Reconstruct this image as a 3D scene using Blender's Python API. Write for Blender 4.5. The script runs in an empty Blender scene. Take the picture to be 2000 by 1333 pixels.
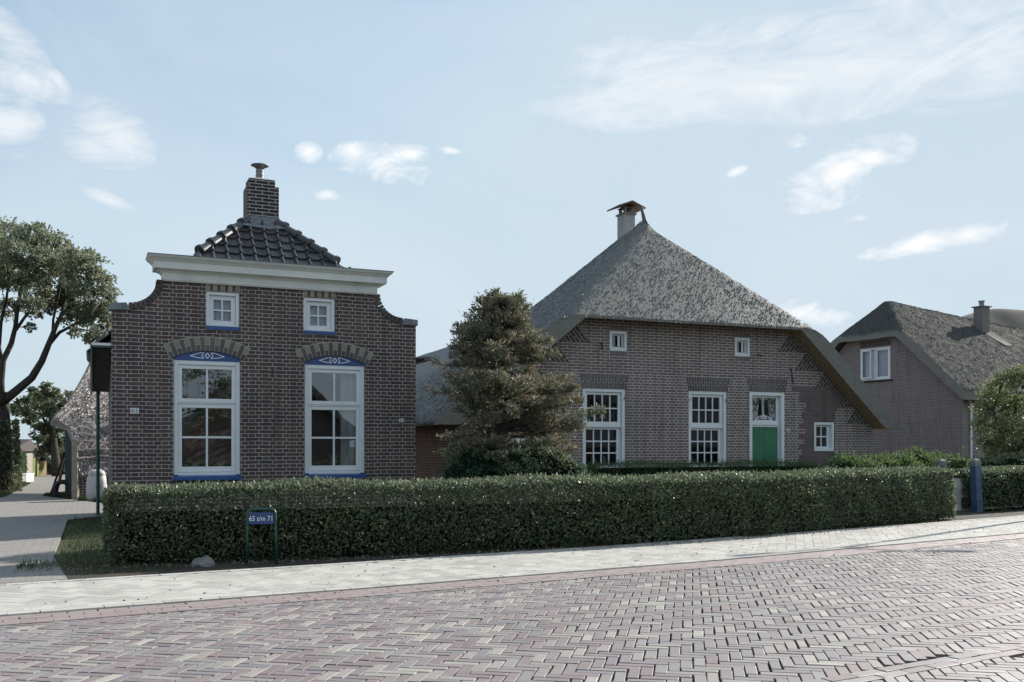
import bpy, bmesh, math, random
import numpy as np
from mathutils import Vector, Matrix, geometry
R = math.radians
sc = bpy.context.scene
C = sc.collection
# ------------------------------------------------------------------ camera
cd = bpy.data.cameras.new('camera'); cam = bpy.data.objects.new('camera', cd); C.objects.link(cam)
cam.location = (0, 0, 1.2); cam.rotation_euler = (R(90), 0, 0)
cd.sensor_width = 36; cd.lens = 36*1855/2000; cd.shift_y = (872-666.5)/2000
cd.clip_start = .1; cd.clip_end = 2000
sc.camera = cam
# ------------------------------------------------------------------ sky, sun, exposure
SUN_AZ, SUN_EL = 47.0, 27.0          # azimuth clockwise from +Y
sc.view_settings.view_transform = 'Standard'; sc.view_settings.look = 'None'
sc.view_settings.exposure = 0.70; sc.view_settings.gamma = 1
w = bpy.data.worlds.new('World'); sc.world = w; w.use_nodes = True
nt = w.node_tree; nt.nodes.clear()

class NG:
    """small helper to write node graphs"""
    def __init__(s, nt): s.nt = nt
    def n(s, typ, **kw):
        nd = s.nt.nodes.new(typ)
        ins = kw.pop('ins', {})
        for k, v in kw.items(): setattr(nd, k, v)
        for k, v in ins.items():
            if isinstance(v, bpy.types.NodeSocket): s.nt.links.new(v, nd.inputs[k])
            else: nd.inputs[k].default_value = v
        return nd
    def math(s, op, a, b=0.0, clamp=False):
        nd = s.nt.nodes.new('ShaderNodeMath'); nd.operation = op; nd.use_clamp = clamp
        for i, v in enumerate((a, b)):
            if isinstance(v, bpy.types.NodeSocket): s.nt.links.new(v, nd.inputs[i])
            else: nd.inputs[i].default_value = v
        return nd.outputs[0]
    def mix(s, fac, a, b, blend='MIX'):
        nd = s.nt.nodes.new('ShaderNodeMix'); nd.data_type = 'RGBA'; nd.blend_type = blend
        for i, v in ((0, fac), (6, a), (7, b)):
            if isinstance(v, bpy.types.NodeSocket): s.nt.links.new(v, nd.inputs[i])
            else: nd.inputs[i].default_value = (v if i == 0 else (tuple(v)+(1,) if len(v) == 3 else v))
        return nd.outputs[2]
    def rng(s, v, a, b, c=0., d=1.):
        nd = s.nt.nodes.new('ShaderNodeMapRange'); nd.clamp = True
        s.nt.links.new(v, nd.inputs[0])
        for i, x in enumerate((a, b, c, d)): nd.inputs[i+1].default_value = x
        return nd.outputs[0]
    def noise(s, vec, scale, detail=4, rough=.55, dist=0.):
        nd = s.n('ShaderNodeTexNoise', ins={'Scale': scale, 'Detail': detail, 'Roughness': rough, 'Distortion': dist})
        if vec is not None: s.nt.links.new(vec, nd.inputs['Vector'])
        return nd.outputs['Fac']
    def bump(s, h, strength=.4, dist=.01, normal=None):
        nd = s.n('ShaderNodeBump', ins={'Height': h, 'Strength': strength, 'Distance': dist})
        if normal is not None: s.nt.links.new(normal, nd.inputs['Normal'])
        return nd.outputs[0]

g = NG(nt)
sky = g.n('ShaderNodeTexSky', sky_type='NISHITA', sun_disc=False, sun_elevation=R(SUN_EL), sun_rotation=R(SUN_AZ),
          altitude=0, air_density=1.0, dust_density=2.0, ozone_density=1.0)
tc = g.n('ShaderNodeTexCoord').outputs['Generated']
sep = g.n('ShaderNodeSeparateXYZ', ins={0: tc})
az = g.math('ARCTAN2', sep.outputs[0], sep.outputs[1])
el = g.math('ARCSINE', sep.outputs[2])
ae = g.n('ShaderNodeCombineXYZ', ins={0: az, 1: el}).outputs[0]
# stretched direction for wispy noise
sv = g.n('ShaderNodeMapping', ins={'Vector': tc, 'Scale': (1.0, 1.0, 2.0), 'Rotation': (0, R(10), 0)}).outputs[0]
sv2 = g.n('ShaderNodeMapping', ins={'Vector': tc, 'Scale': (1.0, 1.0, 3.6), 'Rotation': (0, R(9), 0)}).outputs[0]
n1 = g.noise(sv, 13.0, 12, .66, .5)
n2 = g.noise(sv2, 6.0, 12, .66, 1.3)
def ang(px, py):
    x, y, z = (px-1000)/1855, 1.0, (872-py)/1855
    return math.atan2(x, y), math.asin(z/math.sqrt(x*x+y*y+z*z))
def blobs(lst, noise, amp, lo, hi):
    tot = None
    for (cx, cy, rx, ry, rot) in lst:
        a, e = ang(cx, cy)
        k = 1/1855*math.cos(a)**1.2
        mp = g.n('ShaderNodeMapping', vector_type='TEXTURE', ins={'Vector': ae, 'Location': (a, e, 0), 'Rotation': (0, 0, R(rot)), 'Scale': (rx*k, ry*k, 1)})
        gr = g.n('ShaderNodeTexGradient', gradient_type='QUADRATIC_SPHERE', ins={0: mp.outputs[0]}).outputs[1]
        gr = g.math('POWER', gr, .5)
        tot = gr if tot is None else g.math('MAXIMUM', tot, gr)
    v = g.math('ADD', tot, g.math('MULTIPLY', g.math('SUBTRACT', noise, .5), amp))
    v = g.math('MULTIPLY', v, g.rng(tot, 0.0, .12))
    return g.rng(v, lo, hi)
cum = blobs([(1650,340,150,62,20),(1575,368,85,42,0),(1700,312,80,42,0),(1560,283,44,24,0),(740,322,110,46,-8),(690,296,45,26,0),(800,300,70,24,5),(603,298,32,22,0),
             (1790,478,125,26,8),(1900,455,95,26,8),(1680,427,38,14,0),(1560,612,120,30,-10),(645,382,38,14,0),(1440,335,32,12,20),(885,296,36,10,-10)], n1, 3.8, .22, 1.10)
cir = blobs([(1330,150,360,90,6),(1250,130,220,60,4),(1700,120,420,110,2),(1830,70,220,150,0),(1930,120,120,90,-10),(1500,175,300,40,-4),(1390,200,160,36,0),
             (225,262,95,60,-35),(180,290,80,34,-15),(18,75,95,42,-35),(50,158,110,34,-10),(15,240,75,70,0),(212,392,60,16,-20),(115,160,40,16,-40)], n2, 4.4, .0, 1.35)
n3 = g.noise(sv, 2.0, 6, .6, .8)
veil = g.math('MULTIPLY', g.rng(n3, .42, .8), .35)
hazef = g.rng(el, 0.0, .55, 1.0, 0.0)
hazef = g.math('POWER', hazef, 1.3)
rightf = g.rng(az, -.6, 1.0, 0.0, .55)
K = .855/.12
def c3(r, gg, b): return (r*K, gg*K, b*K)
skyc = g.n('ShaderNodeVectorMath', operation='MINIMUM', ins={0: sky.outputs[0], 1: c3(.55, .62, .70)}).outputs[0]
base = g.mix(.62, skyc, c3(.29, .42, .53))       # hazy maritime air, paler than the clear-sky model
base = g.mix(g.math('MULTIPLY', hazef, .72), base, c3(.47, .56, .62))
base = g.mix(g.math('MULTIPLY', rightf, .75), base, c3(.52, .585, .635))
col = g.mix(veil, base, c3(.60, .64, .67))
col = g.mix(g.math('MULTIPLY', cir, .74), col, c3(.69, .705, .715))
col = g.mix(g.math('MULTIPLY', cum, .88), col, c3(.76, .76, .76))
bg = g.n('ShaderNodeBackground', ins={'Color': col, 'Strength': .12})
out = g.n('ShaderNodeOutputWorld', ins={0: bg.outputs[0]})

sd = bpy.data.lights.new('sun', 'SUN'); so = bpy.data.objects.new('sun', sd); C.objects.link(so)
sd.energy = 5.0; sd.angle = R(.5); sd.color = (1.0, .95, .87)
sdir = Vector((math.sin(R(SUN_AZ))*math.cos(R(SUN_EL)), math.cos(R(SUN_AZ))*math.cos(R(SUN_EL)), math.sin(R(SUN_EL))))
so.rotation_euler = sdir.to_track_quat('Z', 'Y').to_euler()
so.location = (20, 20, 20)

# ------------------------------------------------------------------ mesh helpers
class MB:
    def __init__(s, mats=None): s.v = []; s.f = []; s.m = []; s.uv = []; s.cur = 0; s.mats = mats
    def mat(s, i): s.cur = i; return s
    def add(s, vs, fs, uvs=None):
        o = len(s.v); s.v += [tuple(p) for p in vs]
        for f in fs:
            s.f.append(tuple(o+i for i in f)); s.m.append(s.cur)
        return s
    def quad(s, a, b, c, d): return s.add([a, b, c, d], [(0, 1, 2, 3)])
    def box(s, x0, x1, y0, y1, z0, z1):
        vs = [(x0,y0,z0),(x1,y0,z0),(x1,y1,z0),(x0,y1,z0),(x0,y0,z1),(x1,y0,z1),(x1,y1,z1),(x0,y1,z1)]
        return s.add(vs, [(0,3,2,1),(4,5,6,7),(0,1,5,4),(1,2,6,5),(2,3,7,6),(3,0,4,7)])
    def bbox(s, x0, x1, y0, y1, z0, z1, b=.006):
        """box with chamfered front edges"""
        vs = [(x0,y1,z0),(x1,y1,z0),(x1,y1,z1),(x0,y1,z1),(x0,y0+b,z0),(x1,y0+b,z0),(x1,y0+b,z1),(x0,y0+b,z1),
              (x0+b,y0,z0+b),(x1-b,y0,z0+b),(x1-b,y0,z1-b),(x0+b,y0,z1-b)]
        return s.add(vs, [(0,3,2,1),(0,1,5,4),(1,2,6,5),(2,3,7,6),(3,0,4,7),(4,5,9,8),(5,6,10,9),(6,7,11,10),(7,4,8,11),(8,9,10,11)])
    def prism(s, pts, y0, y1):
        """polygon in x,z extruded in y"""
        n = len(pts)
        vs = [(p[0], y0, p[1]) for p in pts]+[(p[0], y1, p[1]) for p in pts]
        return s.add(vs, [tuple(range(n)), tuple(range(2*n-1, n-1, -1))]+[(i, i+n, (i+1) % n+n, (i+1) % n) for i in range(n)])
    def prismz(s, pts, z0, z1):
        n = len(pts)
        vs = [(p[0], p[1], z0) for p in pts]+[(p[0], p[1], z1) for p in pts]
        return s.add(vs, [tuple(range(n-1, -1, -1)), tuple(range(n, 2*n))]+[(i, (i+1) % n, (i+1) % n+n, i+n) for i in range(n)])
    def wall(s, outer, holes, y0, y1):
        loops = [outer]+holes
        pts = [p for l in loops for p in l]
        tris = geometry.tessellate_polygon([[Vector((p[0], p[1], 0)) for p in l] for l in loops])
        n = len(pts)
        s.add([(p[0], y0, p[1]) for p in pts], [tuple(t) for t in tris])
        s.add([(p[0], y1, p[1]) for p in pts], [tuple(reversed(t)) for t in tris])
        for l in loops:
            k = len(l)
            for i in range(k):
                a, b = l[i], l[(i+1) % k]
                s.quad((a[0], y0, a[1]), (b[0], y0, b[1]), (b[0], y1, b[1]), (a[0], y1, a[1]))
        return s
    def tube(s, pts, rad, n=8, cap=True):
        P = [Vector(p) for p in pts]; k = len(P)
        rr = rad if isinstance(rad, (list, tuple)) else [rad]*k
        o = len(s.v); ref = None
        for i in range(k):
            d = (P[min(i+1, k-1)]-P[max(i-1, 0)])
            d = d.normalized() if d.length > 1e-9 else Vector((0, 0, 1))
            if ref is None: ref = d.orthogonal().normalized()
            a = (ref-d*ref.dot(d)); a = a.normalized() if a.length > 1e-6 else d.orthogonal().normalized()
            ref = a; b = d.cross(a)
            for j in range(n):
                t = 2*math.pi*j/n
                s.v.append(tuple(P[i]+(a*math.cos(t)+b*math.sin(t))*rr[i]))
        for i in range(k-1):
            for j in range(n):
                s.f.append((o+i*n+j, o+i*n+(j+1) % n, o+(i+1)*n+(j+1) % n, o+(i+1)*n+j)); s.m.append(s.cur)
        if cap:
            s.f.append(tuple(o+j for j in range(n-1, -1, -1))); s.m.append(s.cur)
            s.f.append(tuple(o+(k-1)*n+j for j in range(n))); s.m.append(s.cur)
        return s
    def lathe(s, prof, n=20, cx=0, cy=0):
        o = len(s.v)
        for r, z in prof:
            for j in range(n):
                t = 2*math.pi*j/n; s.v.append((cx+r*math.cos(t), cy+r*math.sin(t), z))
        for i in range(len(prof)-1):
            for j in range(n):
                s.f.append((o+i*n+j, o+i*n+(j+1) % n, o+(i+1)*n+(j+1) % n, o+(i+1)*n+j)); s.m.append(s.cur)
        return s
    def loft(s, rings, closed=True, cap=True):
        o = len(s.v); n = len(rings[0])
        for r in rings: s.v += [tuple(p) for p in r]
        for i in range(len(rings)-1):
            for j in range(n if closed else n-1):
                s.f.append((o+i*n+j, o+i*n+(j+1) % n, o+(i+1)*n+(j+1) % n, o+(i+1)*n+j)); s.m.append(s.cur)
        if cap:
            s.f.append(tuple(o+j for j in range(n-1, -1, -1))); s.m.append(s.cur)
            s.f.append(tuple(o+(len(rings)-1)*n+j for j in range(n))); s.m.append(s.cur)
        return s
    def merge(s, other):
        o = len(s.v); s.v += other.v
        for f, m in zip(other.f, other.m): s.f.append(tuple(o+i for i in f)); s.m.append(m)
        return s
    def build(s, name, mats, parent=None, smooth=False, uv=True):
        me = bpy.data.meshes.new(name)
        me.from_pydata(s.v, [], s.f)
        for m in (mats if isinstance(mats, (list, tuple)) else [mats]): me.materials.append(m)
        me.polygons.foreach_set('material_index', s.m)
        if smooth: me.polygons.foreach_set('use_smooth', [True]*len(s.f))
        me.update()
        if uv: box_uv(me)
        o = bpy.data.objects.new(name, me); C.objects.link(o)
        if parent: o.parent = parent
        return o

def box_uv(me):
    uvl = me.uv_layers.new(name='UVMap')
    nv = len(me.vertices); co = np.empty(nv*3); me.vertices.foreach_get('co', co); co = co.reshape(-1, 3)
    npoly = len(me.polygons); nr = np.empty(npoly*3); me.polygons.foreach_get('normal', nr); nr = np.abs(nr.reshape(-1, 3))
    tot = np.empty(npoly, dtype=np.int32); me.polygons.foreach_get('loop_total', tot)
    li = np.empty(len(me.loops), dtype=np.int32); me.loops.foreach_get('vertex_index', li)
    ax = np.repeat(np.argmax(nr, axis=1), tot)
    p = co[li]
    uv = np.empty((len(li), 2))
    uv[:, 0] = np.where(ax == 0, p[:, 1]+.055, p[:, 0])
    uv[:, 1] = np.where(ax == 2, p[:, 1], p[:, 2])
    uvl.data.foreach_set('uv', uv.ravel())

def empty(name, label, cat, loc=(0, 0, 0), rz=0, group=None):
    o = bpy.data.objects.new(name, None); C.objects.link(o)
    o.location = loc; o.rotation_euler = (0, 0, rz); o['label'] = label; o['category'] = cat
    if group: o['group'] = group
    o.empty_display_size = .2
    return o
def tag(o, label, cat, group=None, kind=None, loc=None, rz=None):
    o['label'] = label; o['category'] = cat
    if group: o['group'] = group
    if kind: o['kind'] = kind
    if loc is not None: o.location = loc
    if rz is not None: o.rotation_euler = (0, 0, rz)
    return o
def struct(o): o['kind'] = 'structure'; return o

def np_mesh(name, verts, faces4, mat, parent=None, smooth=False):
    """verts (N,3) faces (M,4) numpy"""
    me = bpy.data.meshes.new(name)
    me.vertices.add(len(verts)); me.vertices.foreach_set('co', verts.astype(np.float32).ravel())
    M, k = faces4.shape
    me.loops.add(M*k); me.loops.foreach_set('vertex_index', faces4.astype(np.int32).ravel())
    me.polygons.add(M); me.polygons.foreach_set('loop_start', np.arange(0, M*k, k, dtype=np.int32))
    me.polygons.foreach_set('loop_total', np.full(M, k, dtype=np.int32))
    me.polygons.foreach_set('use_smooth', np.full(M, bool(smooth)))
    me.materials.append(mat); me.update(calc_edges=True)
    o = bpy.data.objects.new(name, me); C.objects.link(o)
    if parent: o.parent = parent
    return o
def unit(a): return a/np.maximum(np.linalg.norm(a, axis=1, keepdims=True), 1e-9)
def leaf_arrays(P, D, L, W, rng, fold=.25, N=None):
    """diamond leaves: P base, D direction, L/W arrays or scalars"""
    n = len(P); D = unit(D)
    r = unit(rng.normal(size=(n, 3))) if N is None else unit(N+rng.normal(size=(n, 3))*.45)
    S = unit(np.cross(D, r)); Nn = np.cross(S, D)
    L = (np.ones(n)*L)[:, None]; W = (np.ones(n)*W)[:, None]
    v = np.empty((n, 4, 3))
    v[:, 0] = P; v[:, 1] = P+D*L*.5+S*W*.5+Nn*W*fold; v[:, 2] = P+D*L; v[:, 3] = P+D*L*.5-S*W*.5+Nn*W*fold
    return v.reshape(-1, 3), np.arange(n*4).reshape(-1, 4)
def leaves(name, P, D, L, W, mat, rng, parent=None, fold=.25, N=None):
    v, f = leaf_arrays(P, D, L, W, rng, fold, N)
    return np_mesh(name, v, f, mat, parent)

# ------------------------------------------------------------------ materials
def newmat(name):
    m = bpy.data.materials.new(name); m.use_nodes = True
    nt = m.node_tree; nt.nodes.clear(); gg = NG(nt)
    b = gg.n('ShaderNodeBsdfPrincipled'); o = gg.n('ShaderNodeOutputMaterial', ins={0: b.outputs[0]})
    return m, gg, b, o
def setin(gg, b, **kw):
    for k, v in kw.items():
        k = k.replace('_', ' ')
        if isinstance(v, bpy.types.NodeSocket): gg.nt.links.new(v, b.inputs[k])
        else: b.inputs[k].default_value = (tuple(v)+(1,) if isinstance(v, (tuple, list)) and len(v) == 3 else v)
def paint(name, colr, rough=.5, var=.08, scale=6, bump=.15, spec=.5, dirt=.0, metal=0., dist=.004):
    m, gg, b, o = newmat(name)
    co = gg.n('ShaderNodeTexCoord').outputs['Object']
    nz = gg.noise(co, scale, 6, .6); nf = gg.noise(co, scale*9, 4, .6)
    dark = tuple(c*(1-var*2.2) for c in colr); lite = tuple(min(1, c*(1+var)) for c in colr)
    c = gg.mix(gg.rng(nz, .3, .7), dark, lite)
    if dirt:
        c = gg.mix(gg.math('MULTIPLY', gg.rng(gg.noise(co, scale*.6, 7, .7, .5), .52, .75), dirt), c, (.10, .095, .08))
    setin(gg, b, Base_Color=c, Roughness=gg.rng(nf, .2, .8, rough*.85, min(1, rough*1.15)), Metallic=metal)
    b.inputs['Specular IOR Level'].default_value = spec
    if bump: setin(gg, b, Normal=gg.bump(nf, bump, dist))
    return m
def brick(name, c1, c2, mortar, bw=.22, rh=.061, ms=.010, squash=.5, hue=.25, dirtc=None, wob=.004, rough=.8, rot=0., upper=None, c3=None, green=0.):
    m, gg, b, o = newmat(name)
    uv = gg.n('ShaderNodeTexCoord').outputs['UV']
    wn = gg.n('ShaderNodeTexNoise', ins={'Vector': uv, 'Scale': 2.2, 'Detail': 3.}).outputs['Color']
    wn2 = gg.n('ShaderNodeTexNoise', ins={'Vector': uv, 'Scale': 30., 'Detail': 2.}).outputs['Color']
    def off(vec, nn, amp):
        sub = gg.n('ShaderNodeVectorMath', operation='SUBTRACT', ins={0: nn, 1: (.5, .5, .5)}).outputs[0]
        sc_ = gg.n('ShaderNodeVectorMath', operation='SCALE', ins={0: sub, 'Scale': amp}).outputs[0]
        return gg.n('ShaderNodeVectorMath', operation='ADD', ins={0: vec, 1: sc_}).outputs[0]
    v = off(uv, wn, wob*6); v = off(v, wn2, wob*1.2)
    if rot: v = gg.n('ShaderNodeMapping', ins={'Vector': v, 'Rotation': (0, 0, R(rot))}).outputs[0]
    def bt(sq):
        t = gg.n('ShaderNodeTexBrick', offset=.5, offset_frequency=2, squash=sq, squash_frequency=2,
                 ins={'Vector': v, 'Color1': (*c1, 1), 'Color2': (*c2, 1), 'Mortar': (*mortar, 1), 'Scale': 1.0, 'Mortar Size': ms*.5, 'Mortar Smooth': .25,
                      'Bias': 0.0, 'Brick Width': bw, 'Row Height': rh})
        return t
    t = bt(squash); colr, fac = t.outputs[0], t.outputs[1]
    if upper is not None:
        t2 = bt(1.0); sp = gg.n('ShaderNodeSeparateXYZ', ins={0: uv}).outputs[1]
        k = gg.math('GREATER_THAN', sp, upper)
        colr = gg.mix(k, colr, t2.outputs[0])
        fm = gg.n('ShaderNodeMix', ins={0: k}); gg.nt.links.new(fac, fm.inputs[2]); gg.nt.links.new(t2.outputs[1], fm.inputs[3]); fac = fm.outputs[0]
    # third colour on some bricks, and large soft tone changes
    n_big = gg.noise(uv, 1.1, 5, .6); n_fine = gg.noise(uv, 60, 4, .7); n_mid = gg.noise(uv, 7, 4, .6)
    colr = gg.mix(gg.math('MULTIPLY', gg.rng(n_big, .35, .7), hue), colr, gg.mix(fac, c3 or tuple(x*.6 for x in c1), mortar))
    colr = gg.mix(gg.rng(n_fine, .35, .75, 0, .35), colr, (.02, .02, .02))
    if dirtc: colr = gg.mix(gg.rng(n_mid, .5, .8, 0, .5), colr, dirtc)
    stv = gg.n('ShaderNodeMapping', ins={'Vector': uv, 'Scale': (3.2, .55, 1)}).outputs[0]
    colr = gg.mix(gg.rng(gg.noise(stv, 1.6, 6, .65, .3), .50, .74, 0, .55), colr, tuple(x*.5 for x in c2))
    colr = gg.mix(gg.rng(gg.noise(stv, 2.7, 5, .7, .3), .56, .8, 0, .30), colr, tuple(min(1, x*.75) for x in mortar))
    if green: colr = gg.mix(gg.math('MULTIPLY', gg.rng(gg.noise(uv, 2.4, 5, .65), .55, .8), green), colr, (.07, .075, .05))
    h = gg.math('ADD', gg.math('SUBTRACT', 1.0, fac), gg.math('MULTIPLY', n_fine, .35))
    setin(gg, b, Base_Color=colr, Roughness=rough, Normal=gg.bump(h, .6, .006))
    b.inputs['Specular IOR Level'].default_value = .3
    return m
def leafmat(name, cols, rough=.45, trans=.3, spec=.5, brown=None, brownamt=0., sat=1.):
    m, gg, b, o = newmat(name)
    rnd = gg.n('ShaderNodeNewGeometry').outputs['Random Per Island']
    cr = gg.n('ShaderNodeValToRGB', ins={0: rnd}); r = cr.color_ramp
    while len(r.elements) < len(cols): r.elements.new(.5)
    for i, c in enumerate(cols): r.elements[i].position = i/(len(cols)-1); r.elements[i].color = (*c, 1)
    c = cr.outputs[0]
    if brown:
        co = gg.n('ShaderNodeTexCoord').outputs['Object']
        c = gg.mix(gg.math('MULTIPLY', gg.rng(gg.noise(co, 2.6, 4, .6), .48, .62), brownamt), c, brown)
    setin(gg, b, Base_Color=c, Roughness=rough); b.inputs['Specular IOR Level'].default_value = spec
    tr = gg.n('ShaderNodeBsdfTranslucent', ins={0: c})
    mx = gg.n('ShaderNodeMixShader', ins={0: trans}); gg.nt.links.new(b.outputs[0], mx.inputs[1]); gg.nt.links.new(tr.outputs[0], mx.inputs[2])
    gg.nt.links.new(mx.outputs[0], o.inputs[0])
    return m
def islandmat(name, cols, rough=.6, spec=.4, fine=40, bump=.35, constant=False, spots=None):
    """bricks, tiles, strands: colour by island"""
    m, gg, b, o = newmat(name)
    rnd = gg.n('ShaderNodeNewGeometry').outputs['Random Per Island']
    cr = gg.n('ShaderNodeValToRGB', ins={0: rnd}); r = cr.color_ramp
    if constant: r.interpolation = 'CONSTANT'
    while len(r.elements) < len(cols): r.elements.new(.5)
    for i, (p, c) in enumerate(cols): r.elements[i].position = p; r.elements[i].color = (*c, 1)
    co = gg.n('ShaderNodeTexCoord').outputs['Object']
    nf = gg.noise(co, fine, 5, .65); nb = gg.noise(co, .9, 5, .6)
    c = gg.mix(gg.rng(nf, .3, .75, 0, .30), cr.outputs[0], (.03, .03, .03))
    c = gg.mix(gg.rng(nb, .40, .70, 0, .45), c, spots or (.30, .29, .27))
    c = gg.mix(gg.rng(gg.noise(co, 3.1, 6, .7), .50, .75, 0, .35), c, tuple(q*.62 for q in (spots or (.30, .29, .27))))
    setin(gg, b, Base_Color=c, Roughness=gg.rng(nf, .2, .8, rough*.8, min(1, rough*1.25)), Normal=gg.bump(nf, bump, .003))
    b.inputs['Specular IOR Level'].default_value = spec
    return m
def thatchmat(name, c1, c2, moss=.0, mossc=(.10, .105, .07), rough=.6, vs=(1, 1, 1)):
    m, gg, b, o = newmat(name)
    co = gg.n('ShaderNodeTexCoord').outputs['Object']
    mp = gg.n('ShaderNodeMapping', ins={'Vector': co, 'Scale': vs}).outputs[0]
    n = gg.noise(mp, 38, 5, .7, .3); nb = gg.noise(co, .8, 6, .6); nm = gg.noise(co, 5, 4, .6)
    c = gg.mix(gg.rng(n, .32, .68), c1, c2)
    c = gg.mix(gg.rng(nm, .4, .8, 0, .35), c, tuple(x*.5 for x in c1))
    if moss: c = gg.mix(gg.math('MULTIPLY', gg.rng(nb, .42, .65), moss), c, mossc)
    setin(gg, b, Base_Color=c, Roughness=rough, Normal=gg.bump(n, .6, .02))
    b.inputs['Specular IOR Level'].default_value = .15
    return m
def glassmat(name, refl=.2, tint=(.6, .65, .68)):
    m = bpy.data.materials.new(name); m.use_nodes = True; nt = m.node_tree; nt.nodes.clear(); gg = NG(nt)
    co = gg.n('ShaderNodeTexCoord').outputs['Object']
    nrm = gg.bump(gg.noise(co, 1.6, 2, .5), .05, .02)
    gl = gg.n('ShaderNodeBsdfGlossy', ins={0: (.92, .95, 1, 1), 'Roughness': .015, 'Normal': nrm})
    tr = gg.n('ShaderNodeBsdfTransparent', ins={0: (*tint, 1)})
    fr = gg.n('ShaderNodeFresnel', ins={0: 1.5, 'Normal': nrm}).outputs[0]
    f = gg.math('ADD', gg.math('MULTIPLY', fr, .8 if refl else .5), refl, True)
    mx = gg.n('ShaderNodeMixShader', ins={0: f, 1: tr.outputs[0], 2: gl.outputs[0]})
    gg.n('ShaderNodeOutputMaterial', ins={0: mx.outputs[0]})
    return m
def groundmat(name, c1, c2, c3_, sc1=3, sc2=25, bump=.5, rough=.9):
    m, gg, b, o = newmat(name)
    co = gg.n('ShaderNodeTexCoord').outputs['Object']
    a = gg.noise(co, sc1, 7, .65, .3); f = gg.noise(co, sc2, 6, .7)
    c = gg.mix(gg.rng(a, .35, .65), c1, c2); c = gg.mix(gg.rng(f, .4, .7, 0, .6), c, c3_)
    setin(gg, b, Base_Color=c, Roughness=rough, Normal=gg.bump(f, bump, .03)); b.inputs['Specular IOR Level'].default_value = .2
    return m

M = {}
M['brick_house'] = brick('dark_brick', (.145,.094,.085), (.080,.062,.060), (.55,.515,.48), hue=.45, wob=.004, c3=(.05,.03,.03), green=.25)
M['brick_barn'] = brick('purple_brick', (.245,.178,.165), (.175,.135,.132), (.78,.73,.68), ms=.011, hue=.2, wob=.0022, upper=2.77, c3=(.13,.09,.085))
M['brick_tumble'] = brick('tumbled_brick', (.115,.088,.088), (.085,.068,.070), (.50,.47,.45), bw=.22, rh=.078, ms=.013, squash=1, hue=.1, wob=.001, rot=0)
M['brick_patch'] = brick('patched_brick', (.205,.145,.138), (.135,.10,.098), (.20,.165,.155), ms=.012, hue=.5, wob=.005, c3=(.17,.14,.14))
M['brick_orange'] = brick('orange_brick', (.26,.14,.10), (.17,.095,.072), (.42,.34,.29), hue=.3, wob=.002)
M['brick_new'] = brick('mauve_brick', (.235,.182,.182), (.185,.148,.153), (.54,.50,.48), squash=1, hue=.15, wob=.001)
M['brick_chim'] = brick('chimney_brick', (.050,.032,.032), (.034,.024,.026), (.44,.42,.41), ms=.017, squash=1, hue=.3, wob=.001)
M['wedge_dark'] = islandmat('dark_wedge_brick', [(0,(.045,.030,.030)),(.5,(.075,.048,.045)),(1,(.055,.042,.042))], .8, .3)
M['wedge_yellow'] = islandmat('yellow_wedge_brick', [(0,(.27,.235,.14)),(1,(.36,.32,.20))], .8, .3)
M['wedge_barn'] = islandmat('purple_wedge_brick', [(0,(.10,.07,.07)),(.5,(.125,.075,.070)),(1,(.09,.07,.075))], .8, .3)
M['mortar'] = paint('mortar', (.40,.385,.37), .95, .1, 20, .4)
M['white'] = paint('white_paint', (.76,.78,.80), .35, .03, 3, .06, dirt=.10)
M['cornice'] = paint('cornice_paint', (.74,.74,.71), .4, .06, 2, .1, dirt=.28)
M['blue'] = paint('blue_paint', (.030,.085,.27), .35, .1, 5, .06)
M['green'] = paint('green_paint', (.030,.175,.088), .33, .12, 3, .05)
M['darkgreen'] = paint('dark_green_paint', (.012,.060,.052), .35, .1, 8, .1)
M['lead'] = paint('lead_sheet', (.20,.215,.235), .5, .2, 12, .6, metal=.3, dist=.01)
M['tile'] = islandmat('glazed_black_tile', [(0,(.035,.034,.036)),(.6,(.055,.052,.055)),(1,(.075,.070,.070))], .33, .5, 60, .15, spots=(.05,.05,.048))
M['metal'] = paint('grey_metal', (.22,.21,.22), .4, .15, 15, .1, metal=.6)
M['iron'] = paint('black_iron', (.012,.012,.013), .6, .1, 15, .2)
M['concrete'] = paint('concrete', (.34,.32,.30), .9, .12, 8, .35, dirt=.2)
M['stone'] = paint('pale_stone', (.20,.195,.185), .85, .15, 5, .5)
M['glass'] = glassmat('window_glass', .12, (.85,.88,.9))
M['glass_dark'] = glassmat('small_pane_glass', .0, (.8,.84,.87))
M['curtain'] = paint('net_curtain', (.60,.62,.64), .9, .06, 30, .3)
M['lace'] = paint('lace_curtain', (.72,.70,.78), .9, .16, 22, .3)
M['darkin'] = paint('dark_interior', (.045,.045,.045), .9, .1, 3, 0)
M['board_black'] = paint('black_boards', (.010,.016,.018), .7, .2, 5, .3)
M['wood'] = paint('weathered_wood', (.27,.24,.20), .8, .15, 9, .4)
M['wood_brown'] = paint('brown_wood', (.20,.135,.105), .7, .15, 9, .3)
M['wood_orange'] = paint('aged_reed_underside', (.34,.245,.155), .9, .25, 20, .6)
M['thatch'] = thatchmat('barn_thatch', (.12,.12,.118), (.20,.197,.19), .4)
M['thatch_edge'] = thatchmat('cut_reed', (.16,.155,.138), (.27,.26,.238), 0)
M['thatch_right'] = thatchmat('right_thatch', (.045,.045,.045), (.11,.108,.10), .2, rough=.95)
M['thatch_shed'] = thatchmat('shed_thatch', (.16,.135,.13), (.38,.34,.33), .1)
M['reed'] = islandmat('reed_strand', [(0,(.10,.10,.098)),(.5,(.17,.168,.16)),(.85,(.25,.245,.235)),(1,(.42,.41,.40))], .42, .6, 30, 0)
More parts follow.
